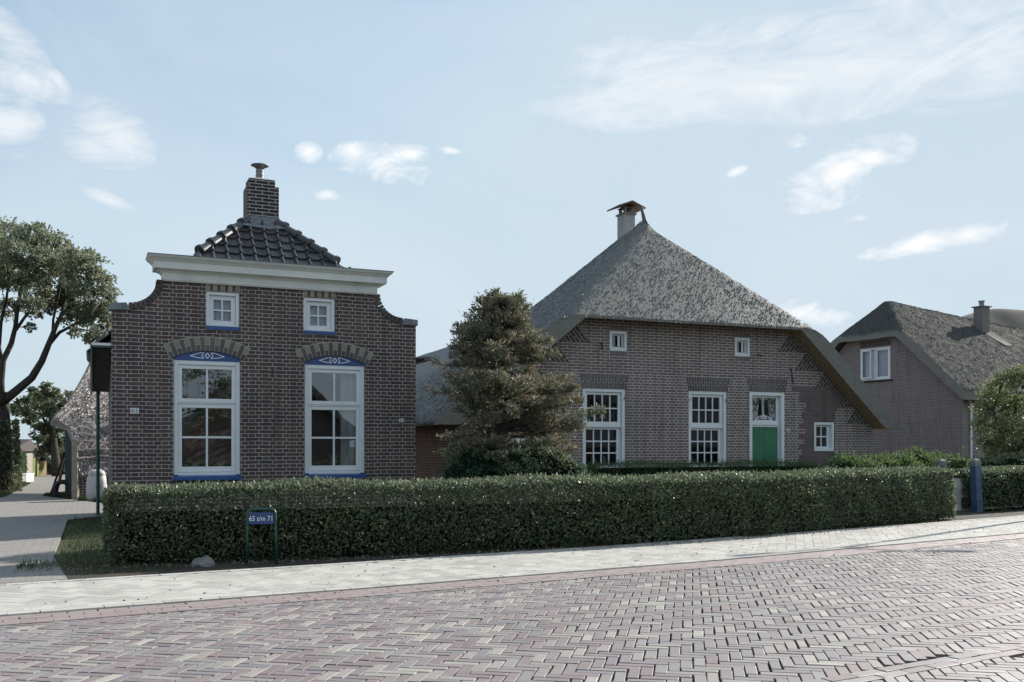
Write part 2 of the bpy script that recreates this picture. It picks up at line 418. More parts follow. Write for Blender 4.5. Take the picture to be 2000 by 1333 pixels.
M['reed_shed'] = islandmat('glitter_reed_strand', [(0,(.07,.06,.055)),(.35,(.36,.33,.32)),(1,(.74,.71,.69))], .45, .5, 30, 0)  # pale strand tones put the sun glitter on the shed thatch into the colour
M['reed_right'] = islandmat('grey_reed_strand', [(0,(.06,.06,.06)),(.6,(.085,.084,.082)),(1,(.14,.138,.13))], .85, .12, 30, 0)
M['plastic_white'] = paint('white_woven_plastic', (.44,.43,.44), .6, .06, 14, .5)
M['bark'] = paint('bark', (.075,.062,.056), .95, .3, 14, 1.0, dist=.03)
M['paver'] = islandmat('road_clinker', [(0,(.20,.152,.155)),(.3,(.255,.202,.200)),(.5,(.21,.193,.205)),(.72,(.27,.25,.235)),(.9,(.33,.295,.275)),(.98,(.38,.355,.31)),(1,(.42,.40,.34))], .56, .45, 60, .25, spots=(.27,.245,.24))
M['paver_strip'] = islandmat('kerb_clinker', [(0,(.29,.21,.21)),(.5,(.33,.245,.24)),(1,(.31,.26,.25))], .65, .4, 50, .25, spots=(.30,.27,.26))
M['paver_pale'] = islandmat('pavement_brick', [(0,(.37,.352,.325)),(.5,(.46,.44,.41)),(1,(.55,.53,.49))], .9, .15, 70, .8, spots=(.48,.46,.42))
M['sand'] = groundmat('joint_sand', (.030,.028,.027), (.05,.045,.042), (.02,.02,.02), 5, 60)
M['sand_pale'] = groundmat('pale_joint_sand', (.30,.28,.25), (.36,.34,.31), (.22,.20,.18), 5, 60)
M['grass'] = groundmat('lawn', (.060,.066,.034), (.085,.095,.045), (.040,.040,.026), 2, 30)
M['soil'] = groundmat('soil', (.050,.043,.034), (.085,.075,.06), (.03,.028,.022), 6, 40)
M['blade'] = leafmat('grass_blade', [(.035,.048,.020), (.060,.078,.032), (.12,.12,.06)], .6, .35, .3)
M['hedge'] = leafmat('privet_leaf', [(.052,.076,.046), (.090,.122,.070), (.14,.175,.098), (.30,.32,.21)], .42, .38, .7, brown=(.10,.06,.05), brownamt=.22)
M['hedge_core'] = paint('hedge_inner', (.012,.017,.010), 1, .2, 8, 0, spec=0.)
M['box'] = leafmat('box_leaf', [(.05,.09,.04), (.095,.15,.065), (.15,.21,.095)], .5, .25, .35)
M['laurel'] = leafmat('laurel_leaf', [(.055,.095,.040), (.11,.165,.060), (.20,.25,.11)], .20, .35, .8)
M['oak'] = leafmat('oak_leaf', [(.12,.14,.095), (.21,.235,.155), (.34,.36,.25)], .45, .42, .4)
M['fartree'] = leafmat('far_leaf', [(.09,.11,.065), (.15,.175,.10), (.23,.25,.15)], .5, .42, .4)
M['spruce'] = leafmat('spruce_needle', [(.075,.090,.060), (.16,.175,.115), (.22,.215,.14), (.30,.29,.20)], .5, .28, .35, brown=(.25,.160,.125), brownamt=.6)
M['yellowtree'] = leafmat('birch_leaf', [(.075,.10,.045), (.15,.185,.08), (.30,.31,.15)], .45, .4, .4)
M['juniper'] = leafmat('juniper_needle', [(.032,.080,.052), (.065,.13,.082), (.11,.18,.11)], .5, .2, .35)
M['mound'] = leafmat('mound_leaf', [(.085,.112,.062), (.17,.20,.115), (.32,.34,.23)], .4, .25, .5)
M['twig'] = paint('twig', (.10,.085,.075), .9, .2, 20, .3)
M['drystem'] = islandmat('dry_stem', [(0,(.10,.07,.05)),(.5,(.20,.15,.11)),(1,(.13,.14,.06))], .7, .3)

# ------------------------------------------------------------------ ground, road, pavement, lane
KERB = [Vector(p) for p in [(-16.0,-.1),(-3.59,6.66),(-1.28,7.92),(2.13,9.89),(7.02,13.02),(12.5,16.75),(40,36)]]
def offset_line(pts, d):
    """shift polyline to its left (away from the road)"""
    out = []
    for i, p in enumerate(pts):
        a = (pts[min(i+1, len(pts)-1)]-pts[max(i-1, 0)]).normalized()
        out.append(p+Vector((-a.y, a.x))*d)
    return out
def side(pts, x, y):
    """signed distance of numpy points to the left of polyline"""
    best = np.full(x.shape, 1e9); sg = np.zeros(x.shape)
    for a, b in zip(pts[:-1], pts[1:]):
        d = b-a; L = d.length; d = d/L
        rx, ry = x-a.x, y-a.y
        t = np.clip(rx*d.x+ry*d.y, 0, L)
        dx, dy = rx-d.x*t, ry-d.y*t
        dist = np.sqrt(dx*dx+dy*dy); s_ = np.where(-rx*d.y+ry*d.x >= 0, 1, -1)
        m = dist < best; best = np.where(m, dist, best); sg = np.where(m, s_*dist, sg)
    return sg
BT = np.array([[-1,-1],[1,-1],[1,1],[-1,1]])
def bricks_np(cx, cy, lx, ly, ang, zt, rng, bev=.0018, gap=.0095, jit=.0018, tilt=.005, hgt=.03, zj=.0010):
    """bricks as chamfered blocks, cx,cy centres, lx,ly sizes, ang rotation arrays"""
    n = len(cx); hx = lx/2-gap/2+rng.normal(size=n)*jit; hy = ly/2-gap/2+rng.normal(size=n)*jit
    a = ang+rng.normal(size=n)*.010; c, s = np.cos(a), np.sin(a)
    cx = cx+rng.normal(size=n)*jit; cy = cy+rng.normal(size=n)*jit
    zt = zt+rng.normal(size=n)*zj; tx, ty = rng.normal(size=n)*tilt, rng.normal(size=n)*tilt
    v = np.empty((n, 12, 3))
    for r, (ins, dz) in enumerate(((0, -hgt), (0, -bev), (bev, 0))):
        for k in range(4):
            jx, jy = (rng.normal(size=n)*.0012, rng.normal(size=n)*.0012) if r else (0, 0)
            px = BT[k, 0]*(hx-ins)+jx; py = BT[k, 1]*(hy-ins)+jy
            v[:, r*4+k, 0] = cx+px*c-py*s; v[:, r*4+k, 1] = cy+px*s+py*c
            v[:, r*4+k, 2] = zt+dz+px*tx+py*ty
    fs = []
    for r in (0, 1):
        for k in range(4): fs.append((r*4+k, r*4+(k+1) % 4, r*4+4+(k+1) % 4, r*4+4+k))
    fs.append((8, 9, 10, 11)); fs = np.array(fs)
    f = (np.arange(n)[:, None, None]*12+fs[None]).reshape(-1, 4)
    return v.reshape(-1, 3), f
def herring(n, cell, ang, org, ext):
    """centres and sizes of herringbone bricks covering radius ext around org"""
    K_ = int(ext/cell); out = []
    xs, ys, lx, ly = [], [], [], []
    for k in range(-K_, K_):
        m0 = math.floor((-K_-k)/(2*n)); m1 = math.ceil((K_-k)/(2*n))
        for m in range(m0, m1+1):
            xs.append(k+2*n*m+n/2); ys.append(k+.5); lx.append(n); ly.append(1)
            xs.append(k+.5); ys.append(k+1-2*n*m+n/2); lx.append(1); ly.append(n)
    xs, ys, lx, ly = (np.array(a, dtype=float)*cell for a in (xs, ys, lx, ly))
    c, s = math.cos(ang), math.sin(ang)
    return org[0]+xs*c-ys*s, org[1]+xs*s+ys*c, lx, ly
def inview(x, y, m=1.6):
    return (y > 3.6) & (y < 34) & (x > -.56*y-m) & (x < .56*y+m+1.0)
def runs(line, d0, cell_l, cell_w, rows, z, rng, stagger=.5):
    """running-bond courses along a polyline, first course offset d0"""
    X, Y, A = [], [], []
    for r in range(rows):
        ln = offset_line(line, d0+cell_w*(r+.5)); s0 = (r % 2)*cell_l*stagger
        for a, b in zip(ln[:-1], ln[1:]):
            d = b-a; L = d.length; d = d/L; t = s0
            while t < L:
                p = a+d*t; X.append(p.x); Y.append(p.y); A.append(math.atan2(d.y, d.x)); t += cell_l
            s0 = t-L
    X, Y, A = map(np.array, (X, Y, A)); k = inview(X, Y)
    X, Y, A = X[k], Y[k], A[k]
    return X, Y, np.full(len(X), cell_l), np.full(len(X), cell_w), A, np.full(len(X), z)
rng = np.random.default_rng(7)
def cat(*L): return [np.concatenate(a) for a in zip(*L)]
def join_np(parts):
    V, Fc, o = [], [], 0
    for v, f in parts: V.append(v); Fc.append(f+o); o += len(v)
    return np.concatenate(V), np.concatenate(Fc)
# road: herringbone of long clinkers, centre band, clinker strip beside the pavement
BAND = offset_line(KERB, -4.12)
hx, hy, lx, ly = herring(3, .0685, R(-10.7), (1.5, 9.0), 19)
sd_ = side(KERB, hx, hy); sb = side(BAND, hx, hy)
k = inview(hx, hy) & (sd_ < -.30) & ((sb > .055) | (sb < -.075))
road_parts = [bricks_np(hx[k], hy[k], lx[k], ly[k], np.full(k.sum(), R(-10.7)), np.full(k.sum(), 0.0), rng)]
X = runs(BAND, -.10, .205, .085, 2, .004, rng); road_parts.append(bricks_np(*X, rng))
v, f = join_np(road_parts)
road = struct(np_mesh('road', v, f, M['paver']))
X = runs(KERB, -.36, .205, .09, 4, .006, rng)
v, f = bricks_np(*X, rng, bev=.002, gap=.004, tilt=.002, zj=.0004)
struct(np_mesh('gutter', v, f, M['paver_strip']))
# pavement
hx, hy, lx, ly = herring(2, .105, R(28.5+45), (1.5, 12.0), 24)
sd_ = side(KERB, hx, hy)
k = inview(hx, hy) & (sd_ > .17) & (sd_ < 1.66)
v1 = bricks_np(hx[k], hy[k], lx[k], ly[k], np.full(k.sum(), R(28.5+45)), np.full(k.sum(), .012), rng, bev=.001, gap=.0035, jit=.0006, tilt=.0015, zj=.0003)
Xa = runs(KERB, .0, .21, .105, 2, .018, rng); Xb = runs(KERB, 1.62, .21, .105, 1, .016, rng)
v, f = join_np([v1, bricks_np(*Xa, rng, bev=.001, gap=.002, tilt=.0012, zj=.0002), bricks_np(*Xb, rng, bev=.001, gap=.002, tilt=.0012, zj=.0002)])
struct(np_mesh('pavement', v, f, M['paver_pale']))
def strip_between(name, l0, l1, z, mat):
    mb = MB()
    for i in range(len(l0)-1):
        mb.quad((*l0[i], z), (*l0[i+1], z), (*l1[i+1], z), (*l1[i], z))
    return mb.build(name, mat)
struct(strip_between('road_bed', offset_line(KERB, -14), offset_line(KERB, -.0), -.011, M['sand']))
struct(strip_between('pavement_bed', offset_line(KERB, -.0), offset_line(KERB, 1.75), .004, M['sand_pale']))
gm = MB(); gm.quad((-900, -900, -.035), (900, -900, -.035), (900, 900, -.035), (-900, 900, -.035))
struct(gm.build('ground', M['grass']))
# planting bed under the hedge and garden soil
struct(strip_between('soil_bed', offset_line(KERB, 1.75), offset_line(KERB, 3.1), .0, M['soil']))
# lane of grey bricks beside the house
lane_m, gg, b, o_ = newmat('lane_brick')
co = gg.n('ShaderNodeTexCoord').outputs['Object']
mp = gg.n('ShaderNodeMapping', ins={'Vector': co, 'Rotation': (0, 0, R(-24))}).outputs[0]
bt = gg.n('ShaderNodeTexBrick', offset=.5, ins={'Vector': mp, 'Color1': (.29,.265,.245,1), 'Color2': (.23,.21,.20,1), 'Mortar': (.15,.14,.125,1), 'Scale': 1., 'Mortar Size': .007, 'Mortar Smooth': .3, 'Brick Width': .21, 'Row Height': .105})
cc = gg.mix(gg.rng(gg.noise(co, 1.3, 6, .65), .4, .75, 0, .5), bt.outputs[0], (.25,.235,.20))
cc = gg.mix(gg.rng(gg.noise(co, 40, 5, .7), .4, .75, 0, .35), cc, (.12,.11,.10))
setin(gg, b, Base_Color=cc, Roughness=.85, Normal=gg.bump(gg.math('SUBTRACT', gg.noise(co, 40, 5, .7), bt.outputs[1]), .5, .008))
M['lane'] = lane_m
ln = MB(); ln.prismz([(-4.0,8.55),(-5.0,10.35),(-7.25,15.5),(-7.0,16.4),(-7.9,19.2),(-9.0,20.4),(-11.3,22.9),(-12.0,24.8),(-13.5,31),(-15.5,44),(-25,44),(-19,34),(-15.6,30.4),(-12.9,24.6),(-11.8,21.6),(-15,16),(-18,9),(-16.8,1.75)], -.03, .002)
struct(ln.build('lane', M['lane']))
# ------------------------------------------------------------------ building helpers
def frame_box(mb, t0, t1, z0, z1, w, y0, y1, wb=None, b=.005):
    """rectangular frame, four butted members"""
    wb = w if wb is None else wb
    mb.bbox(t0, t0+w, y0, y1, z0, z1, b); mb.bbox(t1-w, t1, y0, y1, z0, z1, b)
    mb.bbox(t0+w, t1-w, y0+.001, y1, z1-w, z1-.0005, b); mb.bbox(t0+w, t1-w, y0+.001, y1, z0+.0005, z0+wb, b)
def sash(mb, t0, t1, z0, z1, w, nc, nr, bar, y0, y1, wb=None):
    frame_box(mb, t0, t1, z0, z1, w, y0, y1, wb)
    wb = wb or w
    for i in range(1, nc):
        x = t0+w+(t1-t0-2*w)*i/nc; mb.bbox(x-bar/2, x+bar/2, y0+.006, y1-.006, z0+wb, z1-w, .004)
    for j in range(1, nr):
        z = z0+wb+(z1-z0-w-wb)*j/nr; mb.bbox(t0+w, t1-w, y0+.0075, y1-.0075, z-bar/2, z+bar/2, .004)
def wedge_arch(mb_, cx, z_base, half, rise, thick, n, y0, y1, matf, split=None, gap=.011, flat=False, spread=.17):
    """fan of wedge bricks; segmental (flat=False) or flat arch; matf(i, part) -> material index"""
    if not flat:
        rad = (half*half+rise*rise)/(2*rise); cz = z_base+rise-rad; th = math.asin(half/rad)*1.10
        for i in range(n):
            a0, a1 = -th+2*th*i/n, -th+2*th*(i+1)/n
            ga = gap/2/rad
            cuts = [(0, thick)] if not split or i % 2 else [(0, thick*split-gap/2), (thick*split+gap/2, thick)]
            for q, (r0, r1) in enumerate(cuts):
                ri, ro = rad+r0, rad+r1
                P = [(cx+ri*math.sin(a0+ga), cz+ri*math.cos(a0+ga)), (cx+ri*math.sin(a1-ga), cz+ri*math.cos(a1-ga)),
                     (cx+ro*math.sin(a1-ga*.8), cz+ro*math.cos(a1-ga*.8)), (cx+ro*math.sin(a0+ga*.8), cz+ro*math.cos(a0+ga*.8))]
                mb_.mat(matf(i, q, len(cuts))).prism(P, y0, y1)
    else:
        for i in range(n):
            f0, f1 = -1+2*i/n, -1+2*(i+1)/n
            zs = [0, thick] if split is None else ([0, thick*split, thick] if i % 2 else [0, thick*(1-split), thick])
            for q in range(len(zs)-1):
                za, zb = zs[q]+(gap/2 if q else 0), zs[q+1]-(gap/2 if q < len(zs)-2 else 0)
                xa = lambda f_, z_: cx+f_*(half+spread*z_/thick)
                P = [(xa(f0, za)+gap/2, z_base+za), (xa(f1, za)-gap/2, z_base+za), (xa(f1, zb)-gap/2, z_base+zb), (xa(f0, zb)+gap/2, z_base+zb)]
                mb_.mat(matf(i, q, len(zs)-1)).prism(P, y0, y1)
def text_mesh(name, txt, size, mat, parent, loc, sx=1., ext=.002, rot=(R(90), 0, 0)):
    cu = bpy.data.curves.new(name, 'FONT'); cu.body = txt; cu.size = size; cu.extrude = ext; cu.align_x = 'CENTER'; cu.align_y = 'CENTER'; cu.resolution_u = 6
    ob = bpy.data.objects.new(name+'_src', cu); C.objects.link(ob)
    dg = bpy.context.evaluated_depsgraph_get(); me = bpy.data.meshes.new_from_object(ob.evaluated_get(dg))
    bpy.data.objects.remove(ob); bpy.data.curves.remove(cu)
    me.transform(Matrix.Diagonal((sx, 1, 1, 1))); me.materials.clear(); me.materials.append(mat)
    o = bpy.data.objects.new(name, me); C.objects.link(o); o.parent = parent; o.location = loc; o.rotation_euler = rot
    return o
def tile_sheet(mb_, O, U, V_, N_, nu, nv, tw, tl, clip=[]):
    """pantiles on a slope: O lower-left corner, U along eave, V_ up-slope, N_ normal; clip = [(point, outward normal)]"""
    O, U, V_, N_ = map(Vector, (O, U, V_, N_)); U.normalize(); V_.normalize(); N_.normalize()
    prof = [(0, 0), (.10, .004), (.35, -.004), (.60, .0), (.70, .012), (.76, .034), (.84, .046), (.92, .036), (1.0, .0)]
    bm = bmesh.new()
    for j in range(nv):
        for i in range(nu):
            rows = []
            for (vv, hh) in ((-.03, .012), (-.03, .040), (.5, .026), (1.03, .012)):
                rows.append([bm.verts.new(O+U*(tw*(i+p[0]))+V_*(tl*(j+vv))+N_*(p[1]+hh)) for p in prof])
            for r in range(3):
                for q in range(len(prof)-1):
                    bm.faces.new((rows[r][q], rows[r][q+1], rows[r+1][q+1], rows[r+1][q]))
    for (p, nn) in clip:
        bmesh.ops.bisect_plane(bm, geom=bm.verts[:]+bm.edges[:]+bm.faces[:], plane_co=p, plane_no=nn, clear_outer=True)
    bm.verts.index_update()
    mb_.add([v.co[:] for v in bm.verts], [tuple(v.index for v in f.verts) for f in bm.faces])
    bm.free()

# ------------------------------------------------------------------ small brick house
TH = R(23.83)
HO = (-6.113, 14.5, 0)
house = empty('brick_house', 'small dark brick house with white cornice, scrolled gable and glazed black tile roof', 'house', HO, TH)
HW, HD = 4.86, 3.0
curve = [(.24+.49*math.sin(u), 3.325+.47*(1-math.cos(u))) for u in [math.pi/2*i/10 for i in range(11)]]
outer = [(0, 0), (HW, 0), (HW, 3.30)]+[(HW-p[0], p[1]) for p in curve]+[(4.13, 4.08), (.73, 4.08)]+list(reversed(curve))+[(0, 3.30)]
def arch_pts(t0, t1, zs, rise, n=12):
    cx, half = (t0+t1)/2, (t1-t0)/2; rad = (half*half+rise*rise)/(2*rise); cz = zs+rise-rad
    th = math.asin(half/rad)
    return [(cx+rad*math.sin(th-2*th*i/n), cz+rad*math.cos(th-2*th*i/n)) for i in range(n+1)]
W = [(.893, 1.912), (2.938, 3.957)]; SW = [(1.376, 1.896), (2.918, 3.446)]
holes = [[(a, .70), (b, .70)]+arch_pts(a, b, 2.60, .115) for a, b in W]+[[(a, 3.055), (b, 3.055), (b, 3.667), (a, 3.667)] for a, b in SW]
mb = MB(); mb.wall(outer, holes, 0, .22)
mb.box(0, .2, .2205, HD, 0, 2.72); mb.box(HW-.2, HW, .2205, HD, 0, 2.72); mb.box(.2005, HW-.2005, HD-.2, HD-.0005, 0, 2.75)
mb.build('wall', M['brick_house'], house)
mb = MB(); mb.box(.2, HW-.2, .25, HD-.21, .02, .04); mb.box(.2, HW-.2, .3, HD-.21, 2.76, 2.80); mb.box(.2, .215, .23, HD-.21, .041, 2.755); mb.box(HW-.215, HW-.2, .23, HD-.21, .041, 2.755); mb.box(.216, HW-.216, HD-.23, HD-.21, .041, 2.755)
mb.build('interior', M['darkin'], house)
# coping bricks along the scroll and lead caps
for sgn, nm in ((1, 'coping'), (-1, 'coping')):
    mb = MB(mats=1); n = 10
    for i in range(n):
        u0, u1 = math.pi/2*(i/n)+.012, math.pi/2*((i+1)/n)-.012
        P = []
        for u, d in ((u0, -.012), (u1, -.012), (u1, .085), (u0, .085)):
            x, z = .24+.49*math.sin(u), 3.325+.47*(1-math.cos(u))
            tx, tz = .49*math.cos(u), .47*math.sin(u); l = math.hypot(tx, tz); nx, nz = -tz/l, tx/l
            P.append((x+nx*d, z+nz*d))
        if sgn < 0: P = [(HW-p[0], p[1]) for p in reversed(P)]
        mb.prism(P, -.022, .235)
    mb.build(nm, M['wedge_dark'], house)
    mb = MB()
    pl = [(-.025, 3.285), (.27, 3.295), (.225, 3.375), (.21, 3.405), (-.025, 3.385)]
    if sgn < 0: pl = [(HW-p[0], p[1]) for p in reversed(pl)]
    mb.prism(pl, -.035, .25); mb.build('lead_cap', M['lead'], house)
# cornice: stacked mouldings
mb = MB()
prof = [(3.775, .030), (3.80, .045), (3.90, .050), (3.905, .065), (3.925, .075), (3.93, .095), (3.945, .12), (3.95, .175), (4.055, .180), (4.06, .195), (4.085, .215), (4.105, .245), (4.125, .262), (4.14, .266)]
rings = [[(.775-p, -p, z), (4.115+p, -p, z), (4.115+p, .26+p*.3, z), (.775-p, .26+p*.3, z)] for z, p in prof]
mb.loft(rings); mb.build('cornice', M['cornice'], house)
mb = MB(); mb.prismz([(.50, -.275), (4.39, -.275), (4.39, .36), (.50, .36)], 4.1405, 4.152); mb.build('cornice_capping', M['lead'], house)
# windows
for wi, (a, b) in enumerate(W):
    wf = MB(); frame_box(wf, a, b, .735, 2.555, .068, .035, .13, .05)
    win = wf.build('window', M['white'], house)
    s = MB(); z0, zt = .79, 1.87
    sash(s, a+.069, b-.069, z0, zt-.001, .062, 2, 2, .032, .075, .115, .085)
    sash(s, a+.069, b-.069, zt+.02, 2.486, .062, 2, 1, .032, .055, .095, .066)
    s.box(a+.069, b-.069, .0665, .12, zt, zt+.0195)
    s.build('sash', M['white'], win)
    p = MB(); p.quad((a+.12, .097, z0), (b-.12, .097, z0), (b-.12, .097, zt), (a+.12, .097, zt)); p.quad((a+.12, .077, zt+.03), (b-.12, .077, zt+.03), (b-.12, .077, 2.45), (a+.12, .077, 2.45))
    p.build('pane', M['glass'], win)
    s = MB()
    s.add([(a-.012, -.055, .665), (b+.012, -.055, .665), (b+.012, -.055, .722), (a-.012, -.055, .722), (a+.04, .034, .742), (b-.04, .034, .742), (a+.0, .034, .665), (b, .034, .665)],
          [(0,1,2,3), (3,2,5,4), (0,6,7,1), (1,7,5,2), (0,3,4,6)])
    s.box(a+.001, a+.068, -.012, .034, .738, .752); s.box(b-.068, b-.001, -.012, .034, .738, .752)
    s.build('sill', M['blue'], win)
    # arched blue panel with white drawn ornament
    t = MB(); t.prism([(a, 2.556), (b, 2.556)]+arch_pts(a, b, 2.60, .115), .03, .07); t.build('arch_panel', M['blue'], win)
    c = (a+b)/2; q = MB(); zc = 2.637; y = .021
    def stroke(pts, wd=.0075):
        for i in range(len(pts)-1):
            A, B = Vector((pts[i][0], 0, pts[i][1])), Vector((pts[i+1][0], 0, pts[i+1][1])); d = (B-A).normalized(); nn = Vector((-d.z, 0, d.x))*wd
            A = A-d*wd*.4; B = B+d*wd*.4
            q.prism([((A-nn).x, (A-nn).z), ((B-nn).x, (B-nn).z), ((B+nn).x, (B+nn).z), ((A+nn).x, (A+nn).z)], y+.0004*i, .0299)
    for sc_ in (1.0,): stroke([(c, zc+.042), (c+.035, zc), (c, zc-.042), (c-.035, zc), (c, zc+.042)])
    for sg in (-1, 1): stroke([(c+sg*.055, zc+.045), (c+sg*.10, zc+.045), (c+sg*.26, zc-.008), (c+sg*.15, zc-.035), (c+sg*.055, zc-.042), (c+sg*.085, zc), (c+sg*.055, zc+.045)], .006)
    q.build('painted_ornament', M['white'], win)
    ar = MB()
    wedge_arch(ar, c, 2.60, (b-a)/2, .115, .215, 17, -.006, .05, lambda i, q_, n_: (0 if i % 2 else (1 if q_ == n_-1 else 0)), split=.45)
    ob = ar.build('brick_arch', [M['wedge_dark'], M['wedge_yellow']], win)
    bk = MB(); rr = arch_pts(a-.02, b+.02, 2.60, .118)
    rad = (((b-a)/2)**2+.115**2)/(.23); cz = 2.60+.115-rad; th = math.asin((b-a)/2/rad)*1.105; cxx = (a+b)/2
    P = [(cxx+(rad-.001)*math.sin(-th+2*th*i/16), cz+(rad-.001)*math.cos(-th+2*th*i/16)) for i in range(17)]+[(cxx+(rad+.228)*math.sin(th-2*th*i/16), cz+(rad+.228)*math.cos(th-2*th*i/16)) for i in range(17)]
    bk.prism(P, -.003, -.0005); bk.build('arch_mortar', M['mortar'], win)
for wi, (a, b) in enumerate(SW):
    wf = MB(); frame_box(wf, a, b, 3.112, 3.666, .055, .02, .11, .03)
    win = wf.build('small_window', M['white'], house)
    s = MB(); sash(s, a+.056, b-.056, 3.143, 3.610, .07, 2, 2, .026, .07, .105); s.build('sash', M['white'], win)
    p = MB(); p.quad((a+.11, .092, 3.18), (b-.11, .092, 3.18), (b-.11, .092, 3.57), (a+.11, .092, 3.57)); p.build('pane', M['glass_dark'], win)
    p = MB(); nf = 26
    p.loft([[(a+.1+(b-a-.2)*i/nf, .135+.008*math.sin(i*1.9), z) for i in range(nf+1)] for z in (3.15, 3.60)], closed=False, cap=False); p.build('curtain', M['curtain'], win)
    p = MB(); p.bbox(a, b, -.018, .09, 3.055, 3.111, .004); p.build('sill', M['blue'], win)
    ar = MB(); n = 9
    for i in range(n):
        x0 = a+(b-a)*i/n; ar.mat(1 if i % 2 == 0 else 0).box(x0+.005, x0+(b-a)/n-.005, -.005, .05, 3.672, 3.771)
    ar.build('brick_lintel', [M['wedge_dark'], M['wedge_yellow']], win)
    bk = MB(); bk.box(a-.002, b+.002, -.002, .0, 3.668, 3.774); bk.build('lintel_mortar', M['mortar'], win)
# house numbers
for nm, x, z, s in (('house_number', .327, 1.745, .062), ('house_number', 4.60, 1.645, .042)):
    p = MB(); p.bbox(x-s*.98, x-.003, -.012, .002, z-s*.72, z+s*.72, .003); p.bbox(x+.003, x+s*.98, -.012, .002, z-s*.72, z+s*.72, .003)
    pl = p.build(nm, M['white'], house)
    text_mesh('digit', '6', s*1.5, M['iron'], pl, (x-s*.5, -.013, z), .8); text_mesh('digit', '5', s*1.5, M['iron'], pl, (x+s*.5, -.013, z), .8)
mb = MB(); mb.bbox(2.405, 2.42, -.012, .0, 2.33, 2.46, .003); mb.build('wall_anchor', M['iron'], house)
# roof: small steep hip roof behind the cornice
apx, ridz = HW/2, 5.27
zs = lambda t: 4.30-.87*(1.31-t)          # left slope height
F0 = Vector((1.31, .30, 4.30))
rf = MB()
def sl(px, nx):  # helper
    return (Vector(px), Vector(nx))
hipL = Vector((2.43-1.31, .97, ridz-4.30)); # direction of left front hip
A_, B_ = Vector((1.31, .30, 4.30)), Vector((2.43, 1.27, ridz))
nf = Vector((0, -1, 1)).normalized(); nl = Vector((-.87, 0, 1)).normalized(); nr_ = Vector((.87, 0, 1)).normalized(); nb = Vector((0, 1, .9)).normalized()
up = Vector((0, 1, 1)).normalized()
hl = (B_-A_); nL = hl.cross(Vector((0, 0, 1))); nL = nL if nL.x < 0 else -nL       # plane normal pointing to the left slope side
Ar = Vector((HW-1.31, .30, 4.30)); hr = B_-Ar; nR = hr.cross(Vector((0, 0, 1))); nR = nR if nR.x > 0 else -nR
tile_sheet(rf, (.0, .02, 4.02), (1, 0, 0), up, nf, 22, 9, .222, .225, [(A_, nL), (Ar, nR), (Vector((0, 1.27, 0)), Vector((0, 1, 0)))])
lu = Vector((1, 0, .87)).normalized(); zl0 = zs(-.30)
X1 = Vector((1, 0, 0)); Y1 = Vector((0, 1, 0)); nl2 = Vector((-1, 0, 1)).normalized(); nr2 = Vector((1, 0, 1)).normalized()
tile_sheet(rf, (1.31, HD+.1, 4.30), (0, -1, 0), lu, nl, 14, 8, .222, .225, [(A_, -nL), (Vector((apx, 0, 0)), X1), (Vector((0, .24, 0)), -Y1)])
tile_sheet(rf, (-.30, HD+.1, 2.69), (0, -1, 0), (1, 0, 1), nl2, 14, 11, .222, .225, [(Vector((1.32, 0, 0)), X1), (Vector((0, .95, 0)), -Y1)])
ru = Vector((-1, 0, .87)).normalized()
tile_sheet(rf, (HW-1.31, .0, 4.30), (0, 1, 0), ru, nr_, 14, 8, .222, .225, [(Ar, -nR), (Vector((apx, 0, 0)), -X1), (Vector((0, .24, 0)), -Y1)])
tile_sheet(rf, (HW+.30, .0, 2.69), (0, 1, 0), (-1, 0, 1), nr2, 14, 11, .222, .225, [(Vector((HW-1.32, 0, 0)), -X1), (Vector((0, .95, 0)), -Y1)])
rf.build('roof', M['tile'], house)
# roof deck under the tiles, gables closed
dk = MB()
dk.prism([(-.29, 2.64), (1.31, 4.24), (apx, ridz-.06), (HW-1.31, 4.24), (HW+.29, 2.64), (HW+.0, 2.60), (0, 2.60)], 1.30, HD+.05)
dk.prism([(-.29, 2.64), (1.31, 4.24), (1.31, 4.1), (.0, 2.6)], .96, 1.299); dk.prism([(HW+.29, 2.64), (HW, 2.6), (HW-1.31, 4.1), (HW-1.31, 4.24)], .96, 1.299)
dk.add([(1.33, .34, 4.22), (apx, 1.26, ridz-.06), (1.33, 1.29, 4.22)], [(0, 1, 2)]); dk.add([(HW-1.33, .34, 4.22), (apx, 1.26, ridz-.06), (HW-1.33, 1.29, 4.22)], [(0, 2, 1)])
dk.quad((1.2, .25, 4.12), (HW-1.2, .25, 4.12), (apx+.2, 1.22, 5.15), (apx-.2, 1.22, 5.15))
dk.build('roof_deck', M['iron'], house)
for P0, P1 in ((A_-hl*.0, B_), (Ar-hr*.0, B_)):
    mb = MB(); d = (P1-P0); L = d.length; d.normalize(); n = int(L/.27)
    for i in range(n):
        a0 = P0+d*(L*i/n); a1 = P0+d*(L*(i+1)/n+.03)
        mb.tube([a0+Vector((0, 0, .045)), a0+d*.035+Vector((0, 0, .045)), a0+d*.04+Vector((0, 0, .035)), a1+Vector((0, 0, .03))], [.098, .098, .085, .068], 14)
    mb.build('hip_ridge', M['tile'], house, smooth=False)
